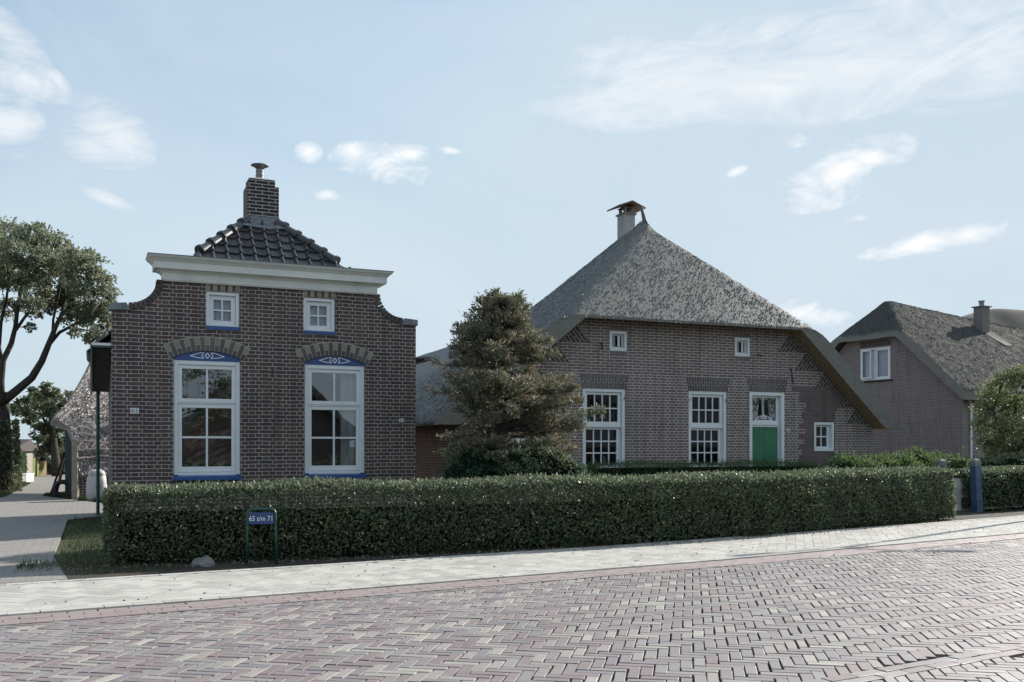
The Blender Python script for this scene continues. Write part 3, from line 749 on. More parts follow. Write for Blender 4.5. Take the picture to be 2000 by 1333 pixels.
# chimney
cx0, cx1, cy0, cy1 = 2.165, 2.70, 1.02, 1.50
mb = MB(); mb.box(cx0, cx1, cy0, cy1, 4.8, 5.70)
mb.loft([[(cx0, cy0, 5.7005), (cx1, cy0, 5.7005), (cx1, cy1, 5.7005), (cx0, cy1, 5.7005)], [(cx0+.03, cy0+.02, 5.702), (cx1-.06, cy0+.02, 5.702), (cx1-.06, cy1-.05, 5.702), (cx0+.03, cy1-.05, 5.702)], [(cx0+.035, cy0+.025, 5.82), (cx1-.062, cy0+.025, 5.82), (cx1-.062, cy1-.055, 5.82), (cx0+.035, cy1-.055, 5.82)]])
ch = mb.build('chimney', M['brick_chim'], house)
mb = MB(); mb.loft([[(cx0+.03, cy0+.02, 5.8205), (cx1-.06, cy0+.02, 5.8205), (cx1-.06, cy1-.05, 5.8205), (cx0+.03, cy1-.05, 5.8205)], [(cx0+.15, cy0+.15, 5.875), (cx1-.17, cy0+.15, 5.875), (cx1-.17, cy1-.17, 5.875), (cx0+.15, cy1-.17, 5.875)]]); mb.build('mortar_crown', M['concrete'], ch)
px, py = (cx0+cx1)/2-.02, (cy0+cy1)/2
mb = MB(); mb.lathe([(.068, 5.86), (.068, 5.93), (.074, 5.932), (.074, 5.945), (.066, 5.947), (.066, 6.00), (.072, 6.002), (.072, 6.012), (.064, 6.014), (.064, 6.035), (.0, 6.035)], 20, px, py)
for i in range(10):
    t = 2*math.pi*i/10; mb.tube([(px+.058*math.cos(t), py+.058*math.sin(t), 6.03), (px+.062*math.cos(t), py+.062*math.sin(t), 6.075)], .006, 5)
mb.lathe([(.0, 6.062), (.075, 6.066), (.13, 6.10), (.153, 6.108), (.153, 6.116), (.0, 6.118)], 24, px, py)
mb.build('cowl', M['metal'], ch, smooth=False)
mb = MB(); rs = random.Random(3)
ring = lambda e, z, w=0: [(cx0-e, cy0-e*1.2, z+rs.uniform(-w, w)), ((cx0+cx1)/2-.12, cy0-e*1.3, z+rs.uniform(-w, w)-.3*e), ((cx0+cx1)/2+.12, cy0-e*1.25, z+rs.uniform(-w, w)-.3*e), (cx1+e, cy0-e*1.2, z+rs.uniform(-w, w)), (cx1+e, cy1+e, z), (cx0-e, cy1+e, z)]
mb.loft([ring(.012, 5.165), ring(.014, 5.10), ring(.05, 5.045, .012), ring(.11, 5.005, .02), ring(.12, 4.96, .02)]); mb.build('flashing', M['lead'], ch)
# side eaves, gutter box and downpipe (left), gutter (right)
mb = MB()
mb.bbox(-.30, -.001, .03, .06, 2.70, 2.75, .004)
mb.add([(-.30, .0605, 2.62), (-.27, .0605, 2.62), (-.27, 2.35, 2.08), (-.30, 2.35, 2.08), (-.30, .0605, 2.745), (-.27, .0605, 2.745), (-.27, 2.35, 2.20), (-.30, 2.35, 2.20)], [(0,3,2,1), (4,5,6,7), (0,1,5,4), (1,2,6,5), (2,3,7,6), (3,0,4,7)])
mb.build('eave_board', M['darkgreen'], house)
mb = MB(); mb.add([(-.27, .061, 2.69), (-.001, .061, 2.69), (-.001, 2.35, 2.15), (-.27, 2.35, 2.15), (-.27, .061, 2.70), (-.001, .061, 2.70), (-.001, 2.35, 2.16), (-.27, 2.35, 2.16)], [(0, 1, 2, 3), (7, 6, 5, 4)]); mb.build('soffit', M['board_black'], house)
mb = MB(); mb.bbox(-.28, -.002, .022, .0295, 2.735, 2.775, .003); mb.build('eave_trim', M['cornice'], house)
mb = MB(); mb.tube([(-.17, 2.33, 2.20), (-.18, 2.33, 2.10), (-.18, 2.33, -.02)], .030, 12)
for z in (.5, 1.6): mb.tube([(-.18, 2.33, z-.02), (-.18, 2.33, z+.02)], .038, 12)
mb.build('downpipe', M['darkgreen'], house, smooth=False)
mb = MB(); mb.box(HW+.001, HW+.27, .05, 2.6, 2.735, 2.75); mb.prism([(HW+.17, 2.70), (HW+.30, 2.70), (HW+.31, 2.765), (HW+.17, 2.765)], .04, 2.8); mb.build('gutter', M['metal'], house)
mb = MB(); mb.add([(-.16, .9, 1.50), (-.02, .85, 1.54), (-.02, .95, 1.54), (-.02, .9, 1.38), (-.15, .9, 1.38)], [(0, 1, 2), (0, 1, 3, 4), (0, 4, 3, 2)]); mb.tube([(-.10, .9, 1.40), (-.10, .9, 1.34)], .035, 8); mb.build('wall_lamp', M['concrete'], house)
# right curtain in the second window
mb = MB(); mb.loft([[(3.60+.26*i/24, .25+.018*math.sin(i*1.7), z) for i in range(25)] for z in (.76, 2.5)], closed=False, cap=False); mb.build('curtain', M['curtain'], house)

# potted plants standing behind the panes
def pot_plant(label, x, y, z, kind, parent_frame=(HO, TH)):
    ox, oy, _ = parent_frame[0]; th = parent_frame[1]
    X, Y = ox+x*math.cos(th)-y*math.sin(th), oy+x*math.sin(th)+y*math.cos(th)
    t = empty('potted_plant', label, 'plant', (X, Y, z), th, 'plants on the window sills')
    rs = np.random.default_rng(int(x*1000) % 97+5)
    mb = MB(); hgt = .20 if kind == 'vase' else .13; r = .052
    mb.lathe([(.0, 0), (r*.72, 0), (r, hgt*.9), (r*1.08, hgt*.9), (r*1.08, hgt), (r*.9, hgt), (r*.85, hgt*.85), (0, hgt*.85)], 16); mb.build('pot', M['concrete'], t, smooth=False)
    n = 26 if kind != 'bush' else 90
    a = rs.uniform(0, 6.28, n); up = rs.uniform(.3, 1.2, n) if kind != 'bush' else rs.uniform(0, 1.2, n)
    P = np.stack([.012*np.cos(a), .012*np.sin(a), np.full(n, hgt*.9)], 1)
    if kind == 'bush': P = P+rs.normal(size=(n, 3))*np.array([.045, .03, .02])+np.array([0, 0, .03])
    D = np.stack([np.cos(a), np.sin(a)*.6, up], 1)
    leaves('foliage', P, D, rs.uniform(.07, .17, n) if kind != 'bush' else rs.uniform(.03, .06, n), .018 if kind != 'bush' else .025, M['mound'], rs, t)
pot_plant('grey pot with arching leaves behind the left large window', 1.24, .21, .80, 'arch')
pot_plant('grey pot with bushy plant behind the right pane of the left window', 1.62, .20, .80, 'bush')
pot_plant('tall grey vase with upright leaves behind the right large window', 3.47, .20, .80, 'vase')
# sill shelf inside the windows
for q in W: MB().box(q[0], q[1], .131, .30, .77, .795).build('inner_sill', M['white'], house)

# ------------------------------------------------------------------ thatch helper
def bottom(zf, X_, Y_, Z, thick, zmin):
    zs_ = getattr(zf, 'side', None)
    if zs_ is None: return np.maximum(Z-thick, zmin)
    return np.maximum(np.minimum(Z-getattr(zf, 'lip', .10), zs_(X_, Y_)-thick), np.minimum(zmin, Z-.05))
def thatch_roof(name, x0, x1, y0, y1, zf, thick, zmin, nx, ny, mats, parent, strand=None, seed=1, strand_mat=None, drop=.0, front_mat=True):
    """zf(x, y) numpy height function over plan grid; closed shell with cut edge"""
    xs = np.linspace(x0, x1, nx); ys = np.linspace(y0, y1, ny)
    Xg, Yg = np.meshgrid(xs, ys); Z = zf(Xg, Yg)
    Zb = bottom(zf, Xg, Yg, Z, thick, zmin)
    mb = MB(); o = 0
    top = [(x, y, z) for x, y, z in zip(Xg.ravel(), Yg.ravel(), Z.ravel())]
    bot = [(x, y, z) for x, y, z in zip(Xg.ravel(), Yg.ravel(), Zb.ravel())]
    mb.v = top+bot; nb = len(top)
    def F(a, b, c, d, m): mb.f.append((a, b, c, d)); mb.m.append(m)
    for j in range(ny-1):
        for i in range(nx-1):
            a = j*nx+i; F(a, a+1, a+nx+1, a+nx, 0); F(nb+a, nb+a+nx, nb+a+nx+1, nb+a+1, 2)
    for i in range(nx-1):
        F(nb+i, nb+i+1, i+1, i, 1); a = (ny-1)*nx+i; F(a, a+1, nb+a+1, nb+a, 1)
    for j in range(ny-1):
        F(j*nx, (j+1)*nx, nb+(j+1)*nx, nb+j*nx, 1); a = j*nx+nx-1; F(a, nb+a, nb+a+nx, a+nx, 1)
    ob = mb.build(name, mats, parent, smooth=False)
    sm = np.array([m == 0 for m in mb.m]); ob.data.polygons.foreach_set('use_smooth', sm)
    return ob
def smin(a, b, k):
    h = np.clip(.5+.5*(b-a)/k, 0, 1)
    return b*(1-h)+a*h-k*h*(1-h)
def strands(name, zf, n, box, mat, parent, seed, L=(.05, .10), Wd=.010, lift=.35, keep=None, D0=None, jit=.10):
    rg = np.random.default_rng(seed)
    x = rg.uniform(box[0], box[1], n); y = rg.uniform(box[2], box[3], n)
    if keep is not None:
        k = keep(x, y, rg); x, y = x[k], y[k]
    e = .02; z = zf(x, y); gx = (zf(x+e, y)-zf(x-e, y))/(2*e); gy = (zf(x, y+e)-zf(x, y-e))/(2*e)
    N_ = unit(np.stack([-gx, -gy, np.ones_like(x)], 1))
    g2 = gx*gx+gy*gy+1e-6
    D = unit(np.stack([-gx, -gy, -g2], 1))                 # down slope
    D = unit(D+N_*rg.uniform(.02, lift, len(x))[:, None]+rg.normal(size=(len(x), 3))*jit)
    P = np.stack([x, y, z], 1)-D*.02-N_*.006
    return leaves(name, P, D, rg.uniform(L[0], L[1], len(x)), Wd, mat, rg, parent, fold=.2, N=N_)

# ------------------------------------------------------------------ thatched farmhouse
BTH = R(22.5); BO = (.956, 19.7, 0)
barn = empty('thatched_farmhouse', 'wide brick farmhouse with steep grey thatched hip roof and green door', 'farmhouse', BO, BTH)
OUT = [(-2.1, 0), (8.39, 0), (8.39, 1.75), (6.08, 3.95), (.22, 3.95), (-2.1, 1.75)]
BW = [(.569, 1.596), (3.176, 4.186)]; DR = (4.796, 5.766)
ho = [[(a, .68), (b, .68), (b, 2.425), (a, 2.425)] for a, b in BW]+[[(DR[0], .0005), (DR[1], .0005), (DR[1], 2.435), (DR[0], 2.435)]]
BS = [(1.213, 1.634), (4.400, 4.815)]
ho += [[(a, 3.232), (b, 3.232), (b, 3.657), (a, 3.657)] for a, b in BS]
SQ = (6.62, 7.208, 1.085, 1.765); ho += [[(SQ[0], SQ[2]), (SQ[1], SQ[2]), (SQ[1], SQ[3]), (SQ[0], SQ[3])]]
LWn = (-.93, -.42, .72, 1.36); ho += [[(LWn[0], LWn[2]), (LWn[1], LWn[2]), (LWn[1], LWn[3]), (LWn[0], LWn[3])]]
OUT[0] = (-2.1, -.01); OUT[1] = (8.39, -.01)
mb = MB(); mb.wall(OUT, ho, 0, .25); mb.build('front_wall', M['brick_barn'], barn)
mb = MB(); mb.box(-2.1, -1.85, .2505, 21, 0, 1.75); mb.build('side_wall', M['brick_orange'], barn)
mb = MB(); mb.box(8.14, 8.39, .2505, 21, 0, 1.75); mb.prism([(-1.849, 0), (8.139, 0), (8.139, 1.7), (3.3, 4.6), (-1.849, 1.7)], 20.75, 20.999); mb.build('rear_wall', M['brick_barn'], barn)
mb = MB(); mb.box(-1.84, 8.13, .3, 20.7, .01, .03); mb.prism([(-1.84, .031), (8.13, .031), (8.13, 1.7), (6, 3.6), (.3, 3.6), (-1.84, 1.7)], 3.0, 3.05); mb.build('interior', M['darkin'], barn)
for wi, (a, b) in enumerate(BW):
    wf = MB(); frame_box(wf, a, b, .685, 2.424, .075, .02, .13, .06); wf.bbox(a+.076, b-.076, .045, .12, 1.60, 1.645, .004)
    win = wf.build('window', M['white'], barn)
    s = MB(); sash(s, a+.076, b-.10, 1.646, 2.348, .058, 4, 2, .028, .06, .10, .075)
    sash(s, a+.076, b-.13, .746, 1.599, .045, 4, 3, .028, .085, .12, .06); s.bbox(b-.129, b-.076, .10, .125, .746, 1.599, .003); s.bbox(b-.099, b-.076, .075, .11, 1.646, 2.348, .003)
    s.build('sash', M['white'], win)
    p = MB(); p.quad((a+.10, .103, .76), (b-.15, .103, .76), (b-.15, .103, 1.58), (a+.10, .103, 1.58)); p.quad((a+.10, .081, 1.68), (b-.12, .081, 1.68), (b-.12, .081, 2.32), (a+.10, .081, 2.32)); p.build('pane', M['glass_dark'], win)
    for z in (.80, 2.22):
        for x in (a+.03, b-.03):
            s = MB(); s.tube([(x-.008, .012, z-.03), (x-.012, -.012, z-.012), (x+.008, -.016, z+.012), (x+.006, .012, z+.03)], .007, 6); s.build('shutter_hook', M['iron'], win)
    ar = MB(); wedge_arch(ar, (a+b)/2, 2.432, (b-a)/2+.02, 0, .30, 17, -.006, .02, lambda *q: 0, split=.60, flat=True, spread=.06, gap=.012); ar.build('brick_arch', M['wedge_barn'], win)
    bk = MB(); c = (a+b)/2; h = (b-a)/2+.02; bk.prism([(c-h-.006, 2.43), (c+h+.006, 2.43), (c+h+.068, 2.738), (c-h-.068, 2.738)], -.0025, -.0003); bk.build('arch_mortar', M['mortar'], win)
# two pale ornaments on each sill
def vase(label, x, s=1.):
    X, Y = BO[0]+x*math.cos(BTH)-.30*math.sin(BTH), BO[1]+x*math.sin(BTH)+.30*math.cos(BTH)
    mb = MB(); mb.lathe([(0, 0), (.045*s, 0), (.075*s, .08*s), (.06*s, .17*s), (.03*s, .21*s), (.045*s, .25*s), (.03*s, .25*s), (0, .2*s)], 14)
    tag(mb.build('vase', M['stone'], None, smooth=True), label, 'vase', 'vases on the farmhouse sills', loc=(X, Y, .765))
vase('left pale vase inside the window nearest the conifer', .97); vase('right pale vase inside the window nearest the conifer', 1.23, .92)
vase('pale vase inside the window beside the green door', 3.42, .9)
for q in BW: MB().box(q[0], q[1], .131, .40, .74, .764).build('inner_sill', M['white'], barn)
# small attic windows
for a, b in BS:
    wf = MB(); frame_box(wf, a, b, 3.233, 3.656, .062, .01, .12); win = wf.build('attic_window', M['white'], barn)
    s = MB(); frame_box(s, a+.063, b-.063, 3.296, 3.593, .03, .085, .11); s.bbox((a+b)/2+.02, (a+b)/2+.075, .078, .0845, 3.33, 3.56, .002); s.build('sash', M['white'], win)
    p = MB(); p.quad((a+.07, .10, 3.30), (b-.07, .10, 3.30), (b-.07, .10, 3.59), (a+.07, .10, 3.59)); p.build('pane', M['glass_dark'], win)
    p = MB(); p.loft([[(a+.07+(.13)*i/10, .13+.006*math.sin(i*2), z) for i in range(11)] for z in (3.30, 3.59)], closed=False, cap=False); p.build('curtain', M['curtain'], win)
    s = MB(); s9 = MB(); n = 7
    for i in range(n):
        x0 = a-.0+(b-a)*i/n
        s.box(x0+.006, x0+(b-a)/n-.006, -.004, .02, 3.664, 3.775); s9.box(x0+.006, x0+(b-a)/n-.006, -.004, .02, 3.118, 3.222)
    s.build('brick_lintel', M['wedge_barn'], win); s9.build('brick_sill', M['wedge_barn'], win)
    MB().box(a-.004, b+.004, -.0022, -.0002, 3.657, 3.78).build('lintel_mortar', M['mortar'], win); MB().box(a-.004, b+.004, -.0022, -.0002, 3.112, 3.231).build('sill_mortar', M['mortar'], win)
# square window, low window behind the tree
for nm, (a, b, z0, z1) in (('square_window', SQ), ('low_window', LWn)):
    wf = MB(); frame_box(wf, a, b, z0, z1, .065, .0, .12); win = wf.build(nm, M['white'], barn)
    s = MB(); sash(s, a+.066, b-.11, z0+.066, z1-.066, .042, 2, 2, .03, .07, .105); s.bbox(b-.109, b-.066, .085, .115, z0+.066, z1-.066, .003); s.build('sash', M['white'], win)
    p = MB(); p.quad((a+.08, .09, z0+.08), (b-.11, .09, z0+.08), (b-.11, .09, z1-.08), (a+.08, .09, z1-.08)); p.build('pane', M['glass_dark'], win)
# door
a, b = DR
wf = MB(); wf.bbox(a, a+.08, .0, .13, .02, 2.434, .005); wf.bbox(b-.08, b, .0, .13, .02, 2.434, .005); wf.bbox(a+.081, b-.081, .001, .13, 2.354, 2.433, .005)
door = wf.build('door', M['white'], barn)
s = MB(); frame_box(s, a+.081, b-.13, 1.735, 2.352, .045, .07, .12, .05); s.bbox(b-.129, b-.081, .095, .125, 1.60, 2.352, .003); s.bbox(a+.081, b-.13, .055, .12, 1.640, 1.734, .004); s.build('transom', M['white'], door)
s = MB(); nt_ = 17
for i in range(nt_):
    x = a+.10+(b-a-.26)*i/(nt_-1); s.prism([(x-.012, 1.688), (x+.012, 1.688), (x, 1.662)], .050, .056)
s.build('scallop_trim', M['iron'], door)
p = MB(); p.quad((a+.10, .10, 1.76), (b-.15, .10, 1.76), (b-.15, .10, 2.33), (a+.10, .10, 2.33)); p.build('pane', M['glass'], door)
s = MB(); nb_ = 9; x0, x1 = a+.082, b-.13
for i in range(nb_):
    u0, u1 = x0+(x1-x0)*i/nb_, x0+(x1-x0)*(i+1)/nb_; s.bbox(u0+.001, u1-.001, .075, .11, .03, 1.639, .003)
s.build('door_leaf', M['green'], door)
s = MB(); s.bbox(b-.129, b-.081, .095, .125, .02, 1.599, .003); s.build('door_stop', M['white'], door)
# tree-of-life ironwork
s = MB(); cx, y = (a+b)/2-.035, .085
def arc(x, z, r, t0, t1, n=10): return [(x+r*math.cos(t0+(t1-t0)*i/n), y, z+r*math.sin(t0+(t1-t0)*i/n)) for i in range(n+1)]
s.tube([(cx, y, 1.785), (cx, y, 2.31)], .008, 6); s.tube([(cx-.02, y, 1.90), (cx-.035, y, 2.05), (cx-.045, y, 2.22), (cx-.02, y, 2.30)], .010, 6)
for sg in (-1, 1):
    s.tube([(cx, y, 2.26), (cx+sg*.03, y, 2.32), (cx+sg*.075, y, 2.325), (cx+sg*.095, y, 2.295), (cx+sg*.08, y, 2.27), (cx+sg*.06, y, 2.285)], .009, 6)
    s.tube([(cx+sg*.0, y, 1.93), (cx+sg*.04, y, 1.90), (cx+sg*.06, y, 1.84), (cx+sg*.03, y, 1.81)], .008, 6)
    for q, (xx, rr) in enumerate(((.045, .030), (.10, .034), (.165, .028), (.215, .020))):
        s.tube(arc(cx+sg*xx, 1.80+rr+.01*(3-q), rr, 0, 5.2), .008, 6)
    s.tube([(cx, y, 1.90), (cx+sg*.10, y, 1.89), (cx+sg*.18, y, 1.85), (cx+sg*.25, y, 1.795)], .007, 6)
s.tube([(cx-.25, y, 1.79), (cx+.25, y, 1.79)], .008, 6)
s.build('ironwork', M['white'], door)
ar = MB(); wedge_arch(ar, (a+b)/2, 2.442, (b-a)/2+.02, 0, .30, 17, -.006, .02, lambda *q: 0, split=.60, flat=True, spread=.08, gap=.012); ar.build('brick_arch', M['wedge_barn'], door)
bk = MB(); c = (a+b)/2; h = (b-a)/2+.02; bk.prism([(c-h-.006, 2.44), (c+h+.006, 2.44), (c+h+.088, 2.748), (c-h-.088, 2.748)], -.0025, -.0003); bk.build('arch_mortar', M['mortar'], door)
p = MB(); p.bbox(5.82, 5.90, -.012, .0, 1.55, 1.605, .003); pl = p.build('house_number', M['white'], barn); text_mesh('digits', '67', .055, M['iron'], pl, (5.86, -.013, 1.577), .8)
# wall anchors
mb = MB(); mb.tube([(5.93, -.02, 3.02), (5.97, -.02, 2.86), (5.985, -.02, 2.66)], .011, 6); mb.build('wall_anchor', M['iron'], barn)
mb = MB(); mb.tube([(1.00, -.02, 3.40), (1.02, -.02, 3.33), (1.02, -.02, 3.24)], .013, 6); mb.tube([(.96, -.02, 3.33), (1.03, -.02, 3.35)], .010, 6); mb.build('wall_anchor', M['iron'], barn)
mb = MB(); mb.tube([(5.02, -.015, 3.28), (5.12, -.02, 3.27)], .012, 6); mb.build('wall_anchor', M['iron'], barn)
# tumbled-in triangles along the rakes
def tri(pts, ang, nm):
    mb = MB(); mb.prism(pts, -.004, -.0004); o = mb.build(nm, M['brick_tumble'], barn)
    uvl = o.data.uv_layers[0].data; c, s_ = math.cos(ang), math.sin(ang)
    for l in uvl:
        u, v_ = l.uv; l.uv = (u*c+v_*s_, -u*s_+v_*c)
for P in ([(5.53, 3.375), (6.50, 3.375), (6.02, 3.83), (5.92, 3.80)], [(6.03, 2.955), (6.98, 2.955), (6.50, 3.42), (6.38, 3.37)],
          [(6.60, 2.54), (7.44, 2.54), (6.98, 2.97), (6.90, 2.93)], [(7.30, 2.13), (7.92, 2.13), (7.50, 2.55), (7.58, 2.45)], [(7.58, 1.728), (8.36, 1.728), (7.90, 2.17), (7.88, 2.12)]):
    tri(P, math.atan2(.43, .36), 'tumbled_brickwork')
for P in ([(-.15, 3.375), (.78, 3.375), (.40, 3.78), (.33, 3.86)], [(-.62, 2.955), (.28, 2.955), (-.1, 3.36), (-.2, 3.44)], [(-1.1, 2.54), (-.2, 2.54), (-.6, 2.94), (-.7, 3.02)]):
    tri(P, math.atan2(.43, -.36), 'tumbled_brickwork')
# dark repaired brick patch, ragged edge
rs = random.Random(5)
Lf, Rg = [], []
z = .02; k_ = 0
while z < 2.58:
    x = 6.17+(.10 if 1.3 < z < 2.2 else 0)+(-.09 if z > 2.3 else 0)+rs.choice([0, .11, .16, -.10, .05]); Lf += [(x, z), (x, min(z+.122, 2.59))]; z += .122
P = Lf+[(7.30, 2.59), (7.58, 2.38), (7.50, 2.24), (7.42, 2.12), (7.30, 2.10), (7.24, 1.95), (7.22, 1.80), (7.235, 1.40), (7.22, 1.05), (7.225, .02)]
mb = MB()
hole = [(SQ[0]+.001, SQ[2]+.001), (SQ[1]-.001, SQ[2]+.001), (SQ[1]-.001, SQ[3]-.001), (SQ[0]+.001, SQ[3]-.001)]
mb.wall(P, [hole], -.0035, -.0006); mb.build('brick_repair', M['brick_patch'], barn)
s = MB(); n = 11
for i in range(n):
    x0 = 6.60+.62*i/n; s.box(x0+.004, x0+.62/n-.004, -.008, -.0037, 1.79, 1.985)
s.build('brick_lintel', M['brick_patch'], barn)
# thatch
def barn_side(x, y):
    zr = np.interp(y, [-1, 1.2, 2.2, 3.2, 5.5, 8.4, 15, 22], [6.66, 6.66, 6.63, 6.50, 5.92, 5.38, 5.10, 5.05])
    return smin(1.66+(zr-1.66)/5.55*(8.86-x), 1.66+(zr-1.66)/6.12*(x+2.82), .34)
def barn_z(x, y):
    s_ = barn_side(x, y)
    h = 3.90+(y+.42)*1.06
    z = smin(s_, h, .30)
    r2 = (x-3.30)**2+(y-2.15)**2
    z = z+.15*np.exp(-r2/.03)
    n = .004*np.sin(x*2.1+y*1.7)+.002*np.sin(x*3.3-y*2.1+1)
    return z+n
barn_z.side = barn_side; barn_z.lip = .06
xs = None
roof = thatch_roof('thatched_roof', -2.82, 8.86, -.42, 21.4, barn_z, .47, 1.62, 120, 110, [M['thatch'], M['thatch_edge'], M['wood_orange']], barn)
# denser rows near the front are needed for the round hip: rebuild grid with warped rows
def warp(ob, nx, ny, zf, thick, zmin, x0, x1, y0, y1, p):
    me = ob.data; n = nx*ny
    xs = np.linspace(x0, x1, nx); ys = y0+(y1-y0)*np.linspace(0, 1, ny)**p
    X_, Y_ = np.meshgrid(xs, ys); Z = zf(X_, Y_); Zb = bottom(zf, X_, Y_, Z, thick, zmin)
    co = np.concatenate([np.stack([X_.ravel(), Y_.ravel(), Z.ravel()], 1), np.stack([X_.ravel(), Y_.ravel(), Zb.ravel()], 1)])
    me.vertices.foreach_set('co', co.astype(np.float32).ravel()); me.update()
warp(roof, 120, 110, barn_z, .47, 1.62, -2.82, 8.86, -.42, 21.4, 2.2)
strands('reed_surface', barn_z, 130000, (-2.8, 8.85, -.42, 9), M['reed'], barn, 11, L=(.07, .15), Wd=.012, lift=.11, jit=.08, keep=lambda x, y, r: (r.uniform(size=len(x)) < np.clip(1.3-y/7, .12, 1)))
# pointed reed finial
mb = MB(); mb.tube([(3.34, 2.15, 6.45), (3.32, 2.15, 6.68), (3.27, 2.15, 6.84), (3.24, 2.15, 6.97)], [.13, .055, .040, .030], 12); mb.build('finial', M['thatch'], barn, smooth=True)
# plank chimney with gabled cap
ck = MB(); x0, x1, y0, y1 = 3.20, 3.52, 2.95, 3.28
ck.box(x0, x1, y0, y1, 5.6, 6.99); chm = ck.build('chimney', paint('pale_render', (.40, .385, .37), .85, .1, 6, .2, dirt=.25), barn)
ck = MB(); ck.box(x0-.035, x1+.035, y0-.035, y1+.035, 6.991, 7.025)
for px_, py_ in ((x0+.06, y0+.05), (x1-.06, y0+.05), (x0+.06, y1-.05), (x1-.06, y1-.05)): ck.box(px_-.03, px_+.03, py_-.03, py_+.03, 7.026, 7.16)
ck.build('chimney_collar', M['wood'], chm)
ck = MB()
for sg in (-1, 1):
    c0 = (x0+x1)/2
    ck.add([(c0, y0-.16, 7.27), (c0+sg*.37, y0-.16, 7.13), (c0+sg*.37, y1+.16, 7.13), (c0, y1+.16, 7.27), (c0, y0-.16, 7.305), (c0+sg*.38, y0-.16, 7.16), (c0+sg*.38, y1+.16, 7.16), (c0, y1+.16, 7.305)],
           [(0,3,2,1), (4,5,6,7), (0,1,5,4), (1,2,6,5), (2,3,7,6)])
ck.box(x0+.0, x1-.0, y0, y1, 7.161, 7.175)
ck.build('chimney_cap', M['wood_brown'], chm)
# ------------------------------------------------------------------ right-hand thatched house
def at(x, y, d): return Vector(((x-1000)/1855*d, d, 1.2-(y-872)/1855*d))
RTH = R(-60); RO = (14.71, 31.0, 0)
rh = empty('thatched_house', 'mauve brick house with grey thatch and curtained white gable window, behind the farmhouse', 'house', RO, RTH)
mb = MB(); mb.wall([(-7.06, -.01), (0, -.01), (0, 2.83), (-2.51, 5.10), (-4.55, 5.10), (-7.06, 2.83)], [[(-4.07, 3.56), (-2.79, 3.56), (-2.79, 4.72), (-4.07, 4.72)]], 0, .25)
mb.build('gable_wall', M['brick_new'], rh)
mb = MB(); mb.box(-.25, 0, .2505, 16, 0, 2.82); mb.box(-7.06, -6.81, .2505, 16, 0, 2.82); mb.box(-6.8, -.26, 15.75, 15.99, 0, 2.9); mb.build('side_wall', M['brick_new'], rh)
mb = MB(); mb.box(-6.8, -.26, .3, 15.7, 2.5, 2.55); mb.prism([(-6.8, 2.56), (-.26, 2.56), (-2.2, 4.6), (-4.8, 4.6)], 2.5, 2.55); mb.build('interior', M['darkin'], rh)
wf = MB(); frame_box(wf, -4.07, -2.79, 3.565, 4.72, .06, -.015, .08); wf.bbox(-3.43-.035, -3.43+.035, -.012, .079, 3.626, 4.659, .004)
win = wf.build('window', M['white'], rh)
s = MB(); frame_box(s, -3.394, -2.851, 3.626, 4.659, .05, .0, .05)
s2 = MB()   # left casement standing ajar
frame_box(s2, 0, .545, 3.63, 4.655, .05, -.02, .02)
c, s_ = math.cos(R(-16)), math.sin(R(-16))
s2.v = [(-4.008+x*c-y*s_, -.01+x*s_+y*c, z) for x, y, z in s2.v]
s.merge(s2); s.build('sash', M['white'], win)
p = MB(); p.quad((-3.36, .03, 3.66), (-2.88, .03, 3.66), (-2.88, .03, 4.62), (-3.36, .03, 4.62)); p.quad((-4.008+.05*c, -.01+.05*s_, 3.66), (-4.008+.5*c, -.01+.5*s_, 3.66), (-4.008+.5*c, -.01+.5*s_, 4.62), (-4.008+.05*c, -.01+.05*s_, 4.62)); p.build('pane', M['glass_dark'], win)
p = MB(); p.loft([[(-4.0+1.14*i/50, .11+.018*math.sin(i*1.3), z) for i in range(51)] for z in (3.60, 4.69)], closed=False, cap=False); p.build('curtain', M['lace'], win)
p = MB(); p.bbox(-4.12, -2.70, -.05, -.001, 3.50, 3.556, .004); p.build('sill', M['iron'], win)
mb = MB()
for q in ([(-.06, 2.80), (-2.49, 5.06)], [(-2.49, 5.06), (-4.57, 5.06)], [(-4.57, 5.06), (-7.0, 2.80)]):
    (xa, za), (xb, zb) = q; mb.add([(xa, -.02, za), (xb, -.02, zb), (xb, -.02, zb+.045), (xa, -.02, za+.045), (xa, .02, za+.05), (xb, .02, zb+.05)], [(0,1,2,3), (3,2,5,4)])
mb.build('mortar_fillet', M['mortar'], rh)
mb = MB(); n = 22
for i in range(n):
    x0 = -4.10+1.34*i/n; mb.box(x0+.004, x0+1.34/n-.004, -.006, .01, 4.76, 4.97)
mb.build('brick_lintel', M['wedge_barn'], rh)
def rh_side(x, y):
    zr = np.interp(y, [-1, 1, 4, 8, 16], [6.50, 6.50, 6.28, 6.02, 5.9]); kr = (zr-3.0)/3.85
    return smin(3.0+kr*(.34-x), 3.0+kr*(x+7.40), .22)
def rh_z(x, y):
    z = smin(rh_side(x, y), 5.22+(y+.36)*1.25, .22)
    return z+.010*np.sin(x*3.7+y*2.1)+.006*np.sin(x*7.1-y*5.3)
rh_z.side = rh_side; rh_z.lip = .22
rr = thatch_roof('thatched_roof', -7.40, .34, -.36, 16.2, rh_z, .40, 2.70, 80, 90, [M['thatch_right'], M['thatch_edge'], M['thatch_right']], rh)
warp(rr, 80, 90, rh_z, .40, 2.70, -7.40, .34, -.36, 16.2, 1.8)
strands('reed_surface', rh_z, 120000, (-7.4, .33, -.36, 16), M['reed_right'], rh, 12, L=(.10, .22), Wd=.010, lift=.10, jit=.05, keep=lambda x, y, r: (x > -4.6) & (r.uniform(size=len(x)) < np.clip(1.3-y/18, .2, 1)))
mb = MB(); x0, x1, y0, y1 = -3.0, -2.62, 5.0, 5.42
